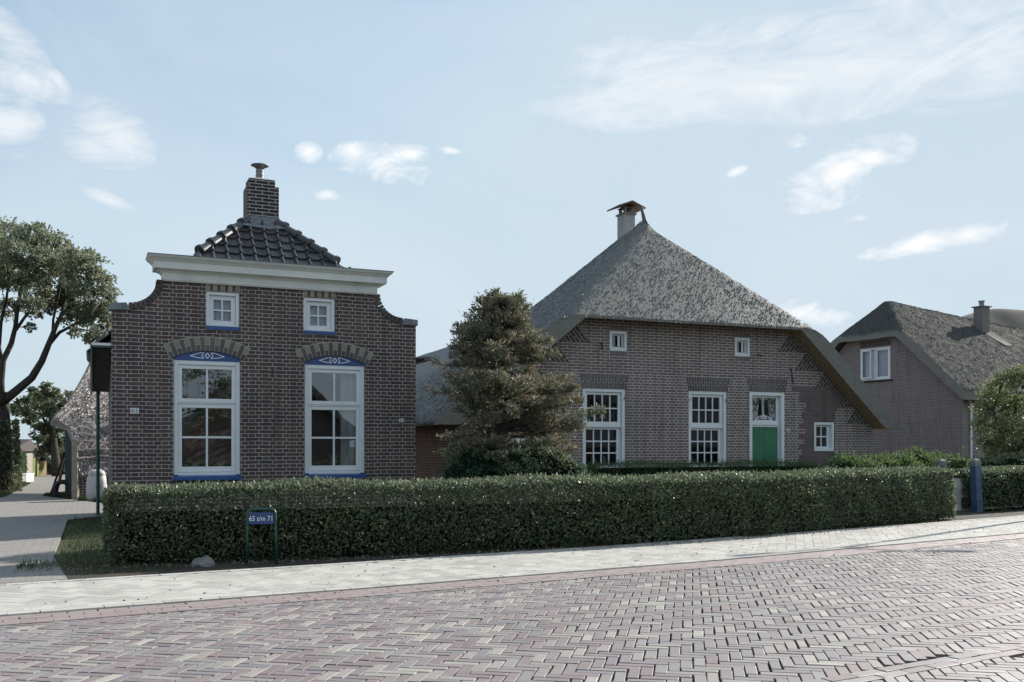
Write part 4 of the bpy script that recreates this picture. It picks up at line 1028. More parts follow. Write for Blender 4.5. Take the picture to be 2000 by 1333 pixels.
mb.box(x0, x1, y0, y1, 4.9, 6.46); ch = mb.build('chimney', M['brick_new'], rh)
mb = MB(); mb.box(x0-.06, x1+.06, y0-.06, y1+.06, 6.461, 6.50); mb.lathe([(.09, 6.501), (.09, 6.66), (.115, 6.67), (.115, 6.72), (0, 6.72)], 12, (x0+x1)/2, (y0+y1)/2); mb.build('cowl', M['metal'], ch)
mb = MB(); zz = rh_z(np.array([-2.6, -2.0]), np.array([5.4, 5.6])); mb.add([(-2.61, 5.0, zz[0]+.05), (-2.61, 5.5, zz[0]+.10), (-2.0, 5.9, zz[1]+.07), (-2.0, 5.45, zz[1]+.05)], [(0, 3, 2, 1)]); mb.build('lead_apron', paint('dull_lead', (.07,.07,.075), .85, .1, 9, .2), ch)
mb = MB(); mb.tube([(-.05, .35, 2.75), (.07, .35, 2.6), (.07, .35, 0)], .035, 8); mb.build('downpipe', M['white'], rh)

# far thatched roof seen over the right house
fo = at(1985, 900, 52)
fh = empty('thatched_house', 'distant house with a rounded thatched roof showing behind the brick chimney at far right', 'house', (fo.x, fo.y, 0), R(15))
def fh_z(x, y): return smin(smin(9.55-.55*np.abs(x-3)**1.3*.30, 9.9-.9*np.abs(y-4), .6), 9.5+0*x, .4)+.03*np.sin(x*2.3+y)
thatch_roof('thatched_roof', -6, 12, -.5, 8.5, fh_z, .45, 4.9, 60, 30, [M['thatch_right'], M['thatch_edge'], M['thatch_right']], fh)
mb = MB(); mb.box(-4.5, 10.5, .2, 7.8, 0, 5.4); mb.build('wall', M['brick_new'], fh)

# ------------------------------------------------------------------ thatched shed by the lane
so_ = at(150, 975, 21.6); STH = R(50)
shed = empty('thatched_shed', 'old lane-side shed with ragged sunlit thatch hanging almost to the ground', 'shed', (0, 0, 0), 0)
rows = [(153,927,21.50),(151,905,21.50),(148,884,21.58),(142,858,21.66),(134,836,21.74),(108,817,21.85),(113,808,22.0),(127,794,22.3),(143,771,22.7),(162,741,23.3),(176,716,23.9),(188,690,24.5),(203,660,25.3),(222,620,26.4)]
dv = Vector((math.cos(STH), math.sin(STH), 0)); bk_ = Vector((-.62, .62, -.25))
L_ = [at(*r) for r in rows]; rs = random.Random(8)
nseg = 18; F_, B_s = [], []
for i, p in enumerate(L_):
    F_.append([p+dv*(5.2*j/nseg)+Vector((rs.uniform(-.03, .03), rs.uniform(-.03, .03), rs.uniform(-.02, .02))) for j in range(nseg+1)])
    q = L_[min(i, len(L_)-1)]
    B_s.append([p+dv*(5.2*j/nseg)+bk_*(.42 if i > 4 else .10)+Vector((0, 0, -.04)) for j in range(nseg+1)])
mb = MB(); mb.loft(F_, closed=False, cap=False); mb.loft([list(reversed(r)) for r in B_s], closed=False, cap=False)
for i in range(len(L_)-1): mb.quad(F_[i][0], F_[i+1][0], B_s[i+1][0], B_s[i][0])
for j in range(nseg): mb.quad(F_[0][j], B_s[0][j], B_s[0][j+1], F_[0][j+1])
mb.build('thatch', M['thatch_shed'], shed, smooth=False)
# ragged reed ends laid in courses
rg = np.random.default_rng(21); n = 15000
Farr = np.array([[list(v_) for v_ in r] for r in F_]); ii = rg.uniform(0, len(L_)-1.001, n); jj = rg.uniform(0, nseg-.001, n)
i0, j0 = ii.astype(int), jj.astype(int); fi, fj = (ii-i0)[:, None], (jj-j0)[:, None]
P = (Farr[i0, j0]*(1-fi)*(1-fj)+Farr[i0+1, j0]*fi*(1-fj)+Farr[i0, j0+1]*(1-fi)*fj+Farr[i0+1, j0+1]*fi*fj)
dn = unit(Farr[i0, j0]-Farr[i0+1, j0]); nn = np.array([.62, -.62, .45]); D = unit(dn+nn*rg.uniform(.1, .7, n)[:, None]+rg.normal(size=(n, 3))*.25)
leaves('reed_surface', P, D, rg.uniform(.06, .16, n), .022, M['reed_shed'], rg, shed)
mb = MB()
for z in (.95, 1.12, 1.29, 1.46, 1.62):     # courses sagging like ledges
    pts = [at(150, 900, 21.5)+dv*(5.0*j/30)+Vector((.03, -.03, 0)) for j in range(31)]
    mb.tube([(p.x+.02*math.sin(j*1.1+z*9), p.y-.02, z+.025*math.sin(j*.9+z*5)+.012*math.sin(j*2.3)) for j, p in enumerate(pts)], .022, 5)
mb.build('reed_course', M['thatch_shed'], shed)
cA = at(149, 975, 21.6); cB = at(127, 968, 22.4)
def wallbox(mb, a, b, z0, z1, th):
    a, b = Vector((a.x, a.y)), Vector((b.x, b.y)); d = (b-a).normalized(); nn = Vector((-d.y, d.x))*th
    mb.prismz([(a.x, a.y), (b.x, b.y), (b.x+nn.x, b.y+nn.y), (a.x+nn.x, a.y+nn.y)], z0, z1)
mb = MB(); nb_ = 6
for i in range(nb_):
    a = cA.lerp(cB, i/nb_+.004); b = cA.lerp(cB, (i+1)/nb_-.012); wallbox(mb, b, a, 0, (.95, 1.05, 1.25, 1.45, 1.65, 1.75)[i], .05+.006*(i % 2))
far_ = cB+Vector((.4, 3.0, 0)); wallbox(mb, far_, cB, 0, 1.9, .05)
mb.build('board_wall', M['board_black'], shed)
mb = MB(); p = at(147, 975, 21.5); mb.box(p.x-.06, p.x+.07, p.y-.05, p.y+.05, 0, 1.35); mb.build('post', M['wood'], shed)
mb = MB(); p0 = at(154, 975, 21.6); p1 = p0+dv*5; wallbox(mb, p0, p1, 0, .75, .2); mb.build('plinth_wall', M['brick_house'], shed)
mb = MB(); q0 = cB+Vector((0, 3.6, 0)); wallbox(mb, cA+dv*5, q0+dv*5, 0, 3.2, .1); mb.build('rear_wall', M['board_black'], shed)

# big white sack beside the shed
bp = at(189, 975, 21.1); bag = empty('bulk_bag', 'full white woven bulk bag standing beside the downpipe', 'bag', (bp.x, bp.y, 0), .3); bag.scale = (.86, .86, .92)
mb = MB(); rs = random.Random(4); rings = []
for z, k in ((0, .86), (.06, 1.0), (.25, 1.04), (.45, 1.0), (.56, .92), (.60, .80), (.63, .88), (.70, .78), (.735, .5), (.72, .2)):
    r_ = []
    for j in range(20):
        t = 2*math.pi*j/20; c, s_ = math.cos(t), math.sin(t); m = max(abs(c), abs(s_))**.65
        q = .235*k/m*(1+rs.uniform(-.035, .035)); r_.append((q*c, q*s_, z+rs.uniform(-.008, .008)))
    rings.append(r_)
mb.loft(rings); mb.build('sack', M['plastic_white'], bag, smooth=True)
mb = MB(); mb.tube([(-.1, -.2, .60), (-.12, -.22, .78), (-.02, -.2, .86), (.06, -.18, .75), (.08, -.2, .60)], .014, 5); mb.build('strap', M['plastic_white'], bag)
# poles and tyre leaning at the shed corner
for lab, (xa, ya), (xb, yb), r_ in (('longer of two dark poles leaning on the shed corner', (98, 968), (126, 884), .028), ('thicker dark pole leaning nearest the shed boards', (108, 966), (125, 900), .040)):
    a = at(xa, ya, 22.9); b = at(xb, yb, 22.55); a.z = 0; mb = MB(); mb.tube([a, (a+b)/2+Vector((.01, 0, .01)), b], [r_, r_*.95, r_*.8], 8); o = mb.build('pole', M['wood_brown'] if r_ > .03 else M['iron'])
    tag(o, lab, 'pole', 'poles leaning on the shed')
ty = at(122, 968, 22.3); mb = MB()
mb.loft([[(.16*math.cos(t)*1.0+.06*math.cos(u)*math.cos(t), .06*math.sin(u), .21+.16*math.sin(t)+.055*math.cos(u)*math.sin(t)) for u in [2*math.pi*q/8 for q in range(8)]] for t in [2*math.pi*q/24 for q in range(25)]], cap=False)
tag(mb.build('tyre', M['iron'], smooth=True), 'black tyre standing at the foot of the leaning poles', 'tyre', loc=(ty.x, ty.y, -.005), rz=.3)

# ------------------------------------------------------------------ vegetation
def hedge(name, label, org, ang, L, Dp, H, n, size, mat, seed, bulge=.03, core_gap=None, ratio=.6, fuzz=.035, cat_='hedge', tuft=.0, H2=None, path=None):
    t = empty(name, label, cat_, (org[0], org[1], 0), ang); rg = np.random.default_rng(seed)
    H2 = H if H2 is None else H2
    top = lambda x: H+(H2-H)*x/L
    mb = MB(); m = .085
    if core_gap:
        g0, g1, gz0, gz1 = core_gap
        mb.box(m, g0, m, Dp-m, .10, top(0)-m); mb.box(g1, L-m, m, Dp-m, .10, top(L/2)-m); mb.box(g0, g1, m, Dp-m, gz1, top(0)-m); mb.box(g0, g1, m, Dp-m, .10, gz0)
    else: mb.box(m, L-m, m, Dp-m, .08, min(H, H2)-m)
    if path:
        pp = [Vector(p) for p in path]; sl_ = np.cumsum([0]+[(b-a).length for a, b in zip(pp[:-1], pp[1:])]); pn = offset_line(pp, 1.0)
        px_, py_ = np.array([p.x for p in pp]), np.array([p.y for p in pp]); nx_, ny_ = np.array([a.x-b.x for a, b in zip(pn, pp)]), np.array([a.y-b.y for a, b in zip(pn, pp)])
        def bend(x, y, z):
            sx = np.clip(x, 0, sl_[-1]); ex = x-sx; nxx, nyy = np.interp(sx, sl_, nx_), np.interp(sx, sl_, ny_)
            return np.stack([np.interp(sx, sl_, px_)+nxx*y+nyy*ex, np.interp(sx, sl_, py_)+nyy*y-nxx*ex, z], -1)
        L = sl_[-1]; mb = MB(); ns = 40; xs_ = np.concatenate([[.05], np.linspace(.12, L-.12, ns-2), [L-.05]])
        mb.loft([[tuple(bend(np.array(x), np.array(y), np.array(z))) for y, z in ((.15, .02), (Dp-.1, .02), (Dp-.20, H-.26), (.34, H-.26), (.18, H-.42))] for x in xs_])
        if core_gap: mb.f = mb.f
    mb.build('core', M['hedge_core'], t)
    A = np.array([L*H*1.0, L*Dp*1.1, L*H*.35, Dp*H*5, Dp*H*3]); cnt = (n*A/A.sum()).astype(int)
    Ps, Ns = [], []
    bul = lambda a, b: bulge*(np.sin(a*2.3+seed)+np.sin(a*5.1+b*4.0+1)*.7+np.sin(a*11.+b*9.)*.45)
    for k, c_ in enumerate(cnt):
        a = rg.uniform(0, 1, c_); b = rg.uniform(0, 1, c_); dpt = np.abs(rg.normal(size=c_))*fuzz
        if k == 0: x = a*L; z = .03+b*(top(x)-.05); y = bul(x, z)-.01*(z < .15)+dpt+.05*np.clip(.25-z, 0, 1)+.11*np.clip((z/top(x)-.68)/.32, 0, 1)**2; N_ = (0, -1, .15)
        elif k == 1: x = a*L; y = b*Dp; z = top(x)+bul(x, y)*.6-dpt-.05*(np.clip((.16-y)/.16, 0, 1)**2+np.clip((y-Dp+.08)/.08, 0, 1)**2); N_ = (0, 0, 1)
        elif k == 2: x = a*L; z = .03+b*(top(x)-.05); y = Dp-dpt+bul(x, z); N_ = (0, 1, .15)
        elif k == 3: y = a*Dp; z = .03+b*(H-.05); x = dpt+bul(y, z); N_ = (-1, 0, .15)
        else: y = a*Dp; z = .03+b*(H2-.05); x = L-dpt+bul(y, z); N_ = (1, 0, .15)
        Ps.append(np.stack([x, y, z], 1)); Ns.append(np.tile(N_, (c_, 1)))
    P = np.concatenate(Ps); N_ = np.concatenate(Ns)
    if core_gap:
        u = ((P[:, 0]-(g0+g1)/2)/((g1-g0)*.62))**2+((P[:, 2]-(gz0+gz1)/2)/((gz1-gz0)*.65))**2
        kk = ~((u < 1) & (rg.uniform(size=len(P)) < .93)); P, N_ = P[kk], N_[kk]
    if path:
        P0 = bend(P[:, 0], P[:, 1], P[:, 2]); P1 = bend(P[:, 0]+N_[:, 0]*.01, P[:, 1]+N_[:, 1]*.01, P[:, 2]+N_[:, 2]*.01); N_ = (P1-P0)*100; P = P0
    n_ = len(P)
    D = unit(N_*.8+rg.normal(size=(n_, 3))*.75+np.array([0, 0, .35]))
    if tuft: P = P+D*(rg.uniform(0, 1, n_)**4*tuft)[:, None]
    s = rg.uniform(.7, 1.25, n_)*size
    leaves('foliage', P, D, s, s*ratio, mat, rg, t)
    return t
HP = [Vector(p) for p in [(-4.03, 9.49), (-1.6, 10.28), (1.55, 11.62), (3.42, 12.70), (7.22, 15.50)]]
hedge('hedge', 'long clipped privet hedge along the pavement in front of the brick house', (0, 0), 0, 13.0, .80, .765, 110000, .039, M['hedge'], 3, H2=.815, bulge=.026, tuft=.05, path=HP, core_gap=None)
hedge('hedge', 'clipped hedge right of the blue gate post', (8.62, 17.30), R(31), 5.5, .8, .78, 16000, .042, M['hedge'], 4)
hx_ = Vector(BO[:2])
def bloc(t, off): return (BO[0]+t*math.cos(BTH)-off*math.sin(BTH), BO[1]+t*math.sin(BTH)+off*math.cos(BTH))
o_ = bloc(.45, -.95); hedge('hedge', 'low fine-leaved green hedge under the tall farmhouse windows and door', o_, BTH, 5.5, .55, .84, 26000, .032, M['box'], 5, bulge=.03, tuft=.10, ratio=.45)

def clumps(name, cs, n, L, Wr, mat, parent, seed, sub=14, spread=.55, sig=.16, out=.6, up=.15, flat=.8):
    """leaf clusters: cs = list of (Vector, radius)"""
    rg = np.random.default_rng(seed); Ps, Ds = [], []
    tot = sum(r**2 for _, r in cs)
    for c, r in cs:
        k = max(20, int(n*r*r/tot)); d = unit(rg.normal(size=(sub, 3))); rad = r*rg.uniform(.25, 1., sub)[:, None]**.6
        sc_ = np.array(c)[None]+d*rad*np.array([1, 1, flat])
        w_ = rg.integers(0, sub, k); g_ = rg.normal(size=(k, 3))*sig*r*rg.uniform(.6, 1.4, sub)[w_][:, None]*np.array([1.15, 1.15, .75])
        p = sc_[w_]+g_; Ps.append(p); Ds.append(unit(unit(p-np.array(c))*out+unit(g_)*.5+rg.normal(size=(k, 3))*.6+np.array([0, 0, up])))
    P = np.concatenate(Ps); D = np.concatenate(Ds); s = rg.uniform(.7, 1.25, len(P))*L
    return leaves(name, P, D, s, s*Wr, mat, rg, parent)
def tree(label, base, limbs, cs, n, L, Wr, mat, seed, cat_='tree', name='tree', group=None, **kw):
    t = empty(name, label, cat_, base, 0, group); B = Vector(base)
    mb = MB()
    for pts, r0, r1 in limbs:
        k = len(pts); mb.tube([p-B for p in pts], [r0+(r1-r0)*i/(k-1) for i in range(k)], 9)
    rs = random.Random(seed)
    for c, r in cs:       # twigs reaching into each clump from the nearest limb point
        best = min((p for pts, a, b in limbs for p in pts[1:]), key=lambda p: (p-c).length)
        mid = best.lerp(c, .5)+Vector((0, 0, .1*r)); mb.tube([best-B, mid-B, c-B], [.035*max(.4, r), .025*max(.4, r), .008], 5, cap=False)
        for _ in range(4):
            e = c+Vector((rs.uniform(-1, 1), rs.uniform(-1, 1), rs.uniform(-.5, 1)))*r*.75; mb.tube([mid-B, (mid.lerp(e, .6))-B, e-B], [.014, .010, .004], 4, cap=False)
    mb.build('trunk', M['bark'], t, smooth=True)
    clumps('crown', [(c-B, r) for c, r in cs], n, L, Wr, mat, t, seed, **kw)
    return t
def pxlimb(pts, d0, wob=.0, seed=0):
    rs = random.Random(seed); return [at(x, y, d0+wob*rs.uniform(-1, 1)*(i/len(pts))) for i, (x, y) in enumerate(pts)]
# oak by the lane
rs = random.Random(17); cs = []
for (x, y, r) in [(22,455,34),(62,462,32),(95,478,34),(45,500,40),(5,500,40),(85,520,38),(20,550,40),(60,555,38),(120,500,34),(118,545,38),(150,505,26),(172,505,24),(158,545,36),(150,585,36),(190,550,26),(195,585,30),(215,570,18),(212,612,26),(185,625,30),(205,650,22),(158,622,26),(128,600,30),(98,592,28),(62,592,22),(20,600,22),(178,660,18),(205,672,13),(70,612,12),(-35,470,50),(-50,540,55),(-95,500,60),(-30,600,40),(-90,580,50),(62,640,9),(150,650,12)]:
    cs.append((at(x+rs.uniform(-4, 4), y, 25.0+rs.uniform(-1.3, 1.3)), r/74))
tb = at(6, 965, 25.2)
limbs = [(pxlimb([(4,972),(5,900),(3,840),(2,790),(4,765)], 25.2), .27, .19),
         (pxlimb([(5,785),(30,765),(62,738),(82,705),(97,668),(108,640),(122,612),(128,590)], 25.1, .4, 1), .125, .035), (pxlimb([(94,676),(116,650),(150,632),(178,612),(196,590)], 25.1, .5, 2), .05, .02),
         (pxlimb([(3,790),(2,745),(6,705),(22,672),(30,640),(34,605),(42,560)], 25.0, .3, 3), .095, .04), (pxlimb([(31,645),(52,615),(78,600),(112,592)], 25.0, .4, 4), .045, .018),
         (pxlimb([(4,705),(-2,680),(2,630),(12,590),(18,540)], 25.0, .4, 5), .06, .025), (pxlimb([(103,655),(104,625),(118,560),(120,520)], 25.2, .4, 6), .04, .018), (pxlimb([(2,780),(-30,700),(-50,600),(-60,520)], 25.1, .4, 7), .14, .05),
         (pxlimb([(116,648),(140,640),(168,645),(190,650)], 25.0, .3, 8), .03, .012)]
oak = tree('broad oak with bare curving limbs left of the brick house', tuple(tb), limbs, cs, 44000, .085, .62, M['oak'], 41, name='oak_tree', sub=16, sig=.17)
rg = np.random.default_rng(5); n = 3200      # ivy on the trunk
a = rg.uniform(0, 6.28, n); z = rg.uniform(0, 1.9, n)**1.0; r_ = .29+rg.uniform(0, .12, n)*(1.3-z*.4)
P = np.stack([r_*np.cos(a)-.02, r_*np.sin(a), z], 1); tree_off = Vector((0, 0, -tb.z)); P[:, 2] += -tb.z
leaves('ivy', P, np.stack([np.cos(a), np.sin(a), .3*np.ones(n)], 1)+rg.normal(size=(n, 3))*.4, .08, .07, M['mound'], rg, oak)
# tree beyond the shed
cs = [(at(x, y, 38+rs.uniform(-1, 1)), r/49) for x, y, r in [(97,762,16),(72,772,18),(110,782,16),(52,795,18),(85,798,20),(35,800,14),(62,815,16),(108,815,20),(92,835,20),(115,850,20),(78,852,16),(100,870,20),(118,885,18),(86,880,14),(125,800,14),(140,830,20),(140,780,16)]]
tree('leafy tree behind the thatched shed at the lane end', tuple(at(112, 935, 38)), [(pxlimb([(112,935),(108,890),(104,850),(98,800),(92,775)], 38), .20, .05), (pxlimb([(105,850),(80,810),(55,800)], 38), .07, .03)], cs, 11000, .13, .6, M['fartree'], 43, sub=12)
# tree at the right edge
cs = [(at(x, y, 22.0+rs.uniform(-.8, .8)), r/84) for x, y, r in [(1962,742,20),(1985,738,24),(2010,745,28),(1945,768,26),(1978,775,30),(1925,800,20),(1950,805,28),(1990,805,32),(1915,832,18),(1938,838,26),(1975,842,32),(2010,840,34),(1925,868,22),(1955,875,30),(1995,880,34),(1938,903,26),(1975,910,30),(2015,905,34),(2045,790,36),(2050,850,40),(2040,900,36)]]
tree('bushy yellow-green tree at the right edge beside the mauve brick house', tuple(at(1985, 972, 22)), [(pxlimb([(1985,972),(1983,900),(1980,840),(1985,780)], 22), .09, .03), (pxlimb([(1984,900),(1955,850),(1940,800)], 22), .05, .02), (pxlimb([(1984,890),(2010,840),(2030,790)], 22), .05, .02)], cs, 24000, .055, .6, M['yellowtree'], 44, sub=18, sig=.2, flat=.9)
# laurel bushes in front of the farmhouse
def bush(name, label, cs, n, L, Wr, mat, seed, cat_='shrub', core=.62, group=None, **kw):
    B = Vector((cs[0][0].x, cs[0][0].y, 0)); t = empty(name, label, cat_, tuple(B), 0, group)
    mb = MB(); rs = random.Random(seed)
    for c, r in cs:
        q = MB(); rr_ = r*core
        q.lathe([(0, -rr_*.9)]+[(rr_*math.sin(u), -rr_*.9*math.cos(u)) for u in [math.pi*i/8 for i in range(1, 8)]]+[(0, rr_*.9)], 10)
        q.v = [(x+c.x-B.x, y+c.y-B.y, max(0, z+c.z)) for x, y, z in q.v]; mb.merge(q)
        mb.tube([(c.x-B.x, c.y-B.y, 0), (c.x-B.x, c.y-B.y, c.z)], .02, 5)
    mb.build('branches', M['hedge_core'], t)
    clumps('foliage', [(c-B, r) for c, r in cs], n, L, Wr, mat, t, seed, **kw)
    return t
cs = [(Vector((*bloc(t_, -1.3+.12*math.sin(t_*3)), .62+.05*math.sin(t_*5))), .40) for t_ in (6.1, 6.45, 6.8, 7.15, 7.5, 7.85, 8.2)]
bush('laurel_bush', 'glossy green laurel bush under the small square farmhouse window', cs, 7500, .085, .42, M['laurel'], 51, sub=18, sig=.18, up=.5)
cs = [(Vector((*bloc(t_, -.6+.1*math.sin(t_*4)), .68+.05*math.sin(t_*3))), .45) for t_ in (7.9, 8.3, 8.7, 9.1, 9.5, 9.9, 10.3)]
bush('laurel_bush', 'taller glossy laurel bush behind the half-hidden gate post', cs, 8000, .085, .42, M['laurel'], 52, sub=18, sig=.18, up=.5)
cs = [(at(x, y, 18.6), r) for x, y, r in ((1866, 915, .22), (1882, 925, .20), (1850, 930, .2), (1893, 945, .16))]
bush('shrub', 'small yellowish shrub between the two blue posts', cs, 2200, .06, .5, M['yellowtree'], 53, sub=10, core=.5)
cs = [(at(x, y, 20.5), r) for x, y, r in ((1900, 925, .40), (1935, 928, .42), (1975, 922, .45), (2010, 925, .5))]
bush('shrub', 'dark low shrub under the yellow-green tree', cs, 4500, .06, .5, M['hedge'], 54, sub=16, core=.75)
# spruce
base = (-.12, 14.8, 0); sp = empty('spruce_tree', 'spruce with reddish-brown tipped needles between the two houses', 'tree', base)
mb = MB(); mb.tube([(0, 0, 0), (.02, 0, 1.0), (-.02, 0, 2.2), (.03, 0, 3.2), (.02, 0, 3.85)], [.085, .07, .05, .025, .008], 10)
rg = np.random.default_rng(77)
def rad(z, az_):
    zz = [.45, .80, 1.15, 1.50, 1.85, 2.2, 2.6, 2.95, 3.2, 3.45, 3.65, 3.85]
    lf = [.70, .95, 1.15, 1.00, 1.08, 1.28, 1.20, .90, .62, .55, .50, .12]
    rt = [.60, .90, 1.20, 1.36, 1.36, 1.38, 1.15, .82, .66, .48, .40, .12]
    k = .5+.5*math.cos(az_); return (np.interp(z, zz, lf)*(1-k)+np.interp(z, zz, rt)*k)
Ps, Ds = [], []
zs_ = np.concatenate([.95+2.80*rg.uniform(0, 1, 175)**1.1, np.linspace(3.45, 3.8, 12)])
for z0 in zs_:
    a = rg.uniform(0, 2*math.pi); L = rad(z0, a)*rg.uniform(.66, 1.06)*(1.03+.18*math.sin(2*a+z0*3.1)*math.sin(z0*6.3+a)); dx, dy = math.cos(a), math.sin(a)
    droop = rg.uniform(-.22, .26); zst = z0-droop*L*.55
    pts = []; K_ = 7
    for i in range(K_):
        s_ = i/(K_-1); pts.append((dx*L*s_, dy*L*s_*.95, zst+droop*L*.55*s_+.10*L*s_*s_+.02*math.sin(s_*9+a)))
    mb.tube(pts, [.022*(1-.8*i/(K_-1)) for i in range(K_)], 5, cap=False)
    pts = np.array(pts); nb_ = int(15*max(.5, L)); side_ = np.array([-dy, dx, 0]); fwd = np.array([dx, dy, .05])
    for q in range(nb_):
        s_ = rg.uniform(.30, 1.0); p0 = np.array([np.interp(s_, np.linspace(0, 1, K_), pts[:, k]) for k in range(3)])
        sg = rg.choice([-1, 1]); l2 = (.10+.34*L*(1.08-s_))*rg.uniform(.6, 1.1); d2 = unit((fwd*.75+side_*sg*.8+np.array([0, 0, rg.uniform(-.25, .75)]))[None])[0]
        m = int(20+38*l2); tt = rg.uniform(0, 1, m)[:, None]; ps = p0+d2*l2*tt+rg.normal(size=(m, 3))*.027
        Ps.append(ps); Ds.append(unit(d2*.8+rg.normal(size=(m, 3))*.62+np.array([0, 0, .35])))
P = np.concatenate(Ps); D = np.concatenate(Ds); s = rg.uniform(.045, .085, len(P))
mb.build('trunk', M['bark'], sp, smooth=True)
leaves('needles', P, D, s, s*.34, M['spruce'], rg, sp)
sp.scale = (.93, .93, .93)
# shrubs under the spruce
cs = [(at(x, y, 14.1), r) for x, y, r in ((895, 930, .30), (925, 905, .30), (960, 900, .30), (905, 950, .35), (945, 935, .4), (985, 910, .28))]
bush('juniper', 'blue-green juniper mound at the left foot of the spruce', cs, 7000, .045, .28, M['juniper'], 61, sub=22, core=.7)
cs = [(at(x, y, 13.9), r) for x, y, r in ((1010, 905, .26), (1045, 898, .26), (1080, 905, .28), (1105, 920, .24), (1060, 930, .35), (1120, 940, .18), (1010, 940, .3))]
bush('shrub', 'rounded grey-green shrub in front of the spruce trunk', cs, 8500, .042, .45, M['mound'], 62, sub=22, core=.7)
cs = [(at(x, y, 14.0), r) for x, y, r in ((1118, 920, .20), (1130, 935, .18), (1128, 950, .2))]
bush('juniper', 'small green juniper right of the grey-green shrub', cs, 2600, .045, .28, M['juniper'], 63, sub=14, core=.65)
rg = np.random.default_rng(9); n = 1500; c0 = at(1012, 945, 13.2); c0.z = .35
P = np.stack([rg.normal(size=n)*.40, rg.normal(size=n)*.12, rg.uniform(0, .22, n)], 1); D = np.stack([rg.normal(size=n)*.35+P[:, 0]*.5, rg.normal(size=n)*.35, np.ones(n)], 1)
tag(leaves('heather', P, D, rg.uniform(.06, .17, n), .010, M['drystem'], rg), 'dry brownish heather stems rising just behind the long hedge', 'plant', loc=tuple(c0))
# lane: ivy hedge, low white wall, fences, gate, sheds
a = at(-60, 975, 24.4); b = at(29, 943, 31.2); dd = Vector((b.x-a.x, b.y-a.y)); 
hedge('hedge', 'tall ivy-covered hedge on the left side of the lane', (a.x+.15, a.y-.4), math.atan2(dd.y, dd.x), dd.length, .8, 1.12, 15000, .08, M['mound'], 71, bulge=.06, ratio=.7)
a = at(30, 942, 31.6); b = at(50, 940, 33.2); dd = Vector((b.x-a.x, b.y-a.y)); hedge('hedge', 'dark clipped hedge at the end of the ivy hedge', (a.x, a.y), math.atan2(dd.y, dd.x), dd.length+.1, .8, 1.02, 4500, .08, M['box'], 72, bulge=.05)
def slab(name, label, cat_, xa, xb, yb, d0, d1, h, th, mat, z0=0., group=None, planks=0):
    a, b = at(xa, yb, d0), at(xb, yb, d1); a.z = b.z = 0; L = (b-a).length; ang_ = math.atan2(b.y-a.y, b.x-a.x)
    mb = MB()
    if planks:
        for i in range(planks): mb.bbox(L*i/planks+.006, L*(i+1)/planks-.006, 0, th, z0, h-.02*(i % 2), .006)
        mb.box(.02, L-.02, th, th+.04, h*.3, h*.3+.08); mb.box(.02, L-.02, th, th+.04, h*.8, h*.8+.08)
    else: mb.bbox(0, L, 0, th, z0, h, .01); mb.bbox(-.02, L+.02, -.02, th+.02, h+.001, h+.03, .008)
    return tag(mb.build(name, mat), label, cat_, group, loc=tuple(a), rz=ang_)
slab('low_wall', 'low whitewashed wall under the ivy hedge', 'wall', -20, 22, 957, 26.0, 29.8, .22, .2, M['white'])
slab('low_wall', 'white block at the end of the dark clipped hedge', 'wall', 51, 66, 944, 31.5, 32.5, .25, .3, M['white'])
slab('board', 'pale board leaning beside the white block', 'board', 43, 50, 945, 31.0, 31.2, .24, .04, M['concrete'])
slab('plank_fence', 'grey upright plank fence at the lane end', 'fence', 52, 64, 935, 34.5, 36.5, .95, .05, M['wood'], planks=9)
slab('gate', 'greenish wooden gate right of the grey plank fence', 'gate', 65, 76, 935, 37, 38, .75, .05, paint('green_wood', (.16,.19,.06), .8, .15, 5, .3), planks=6)
slab('gate', 'low brown and green gate behind the greenish one', 'gate', 77, 91, 936, 38, 39, .60, .05, paint('brown_green_wood', (.20,.15,.06), .8, .25, 1.2, .3), planks=7)
for i, (x, y, r) in enumerate(((86, 900, .35), (97, 905, .3), (110, 920, .30))):
    bush('shrub', ['small tree-like shrub over the lane-end gates', 'pale spiky shrub at the lane end', 'dark shrub beside the far brick outbuilding'][i], [(at(x, y, 40), r), (at(x+5, y+8, 40.4), r*.8)], 900, .10, .5, M['fartree'], 80+i, sub=8, core=.6)
o = at(103, 935, 42); ob = empty('outbuilding', 'small brick outbuilding with white verge at the lane end', 'shed', (o.x, o.y, 0), R(-20))
mb = MB(); mb.wall([(0, 0), (2.6, 0), (2.6, 1.6), (.9, 1.6), (0, .95)], [], 0, 4); mb.build('wall', M['brick_new'], ob)
mb = MB(); mb.add([(-.25, -.1, .80), (.9, -.1, 1.62), (2.7, -.1, 1.62), (-.25, 4, .80), (.9, 4, 1.62), (2.7, 4, 1.62), (-.25, -.1, .88), (.9, -.1, 1.70), (2.7, -.1, 1.70), (-.25, 4, .88), (.9, 4, 1.70), (2.7, 4, 1.70)], [(6,7,10,9), (7,8,11,10), (0,1,7,6), (1,2,8,7), (0,3,4,1), (1,4,5,2), (0,6,9,3)]); mb.build('roof', M['lead'], ob)
mb = MB(); mb.add([(-.27, -.13, .80), (.9, -.13, 1.63), (.9, -.13, 1.72), (-.27, -.13, .89), (-.27, -.10, .80), (.9, -.10, 1.63), (.9, -.10, 1.72), (-.27, -.10, .89)], [(0,1,2,3), (4,7,6,5), (3,2,6,7), (0,4,5,1)]); mb.build('verge', M['white'], ob)
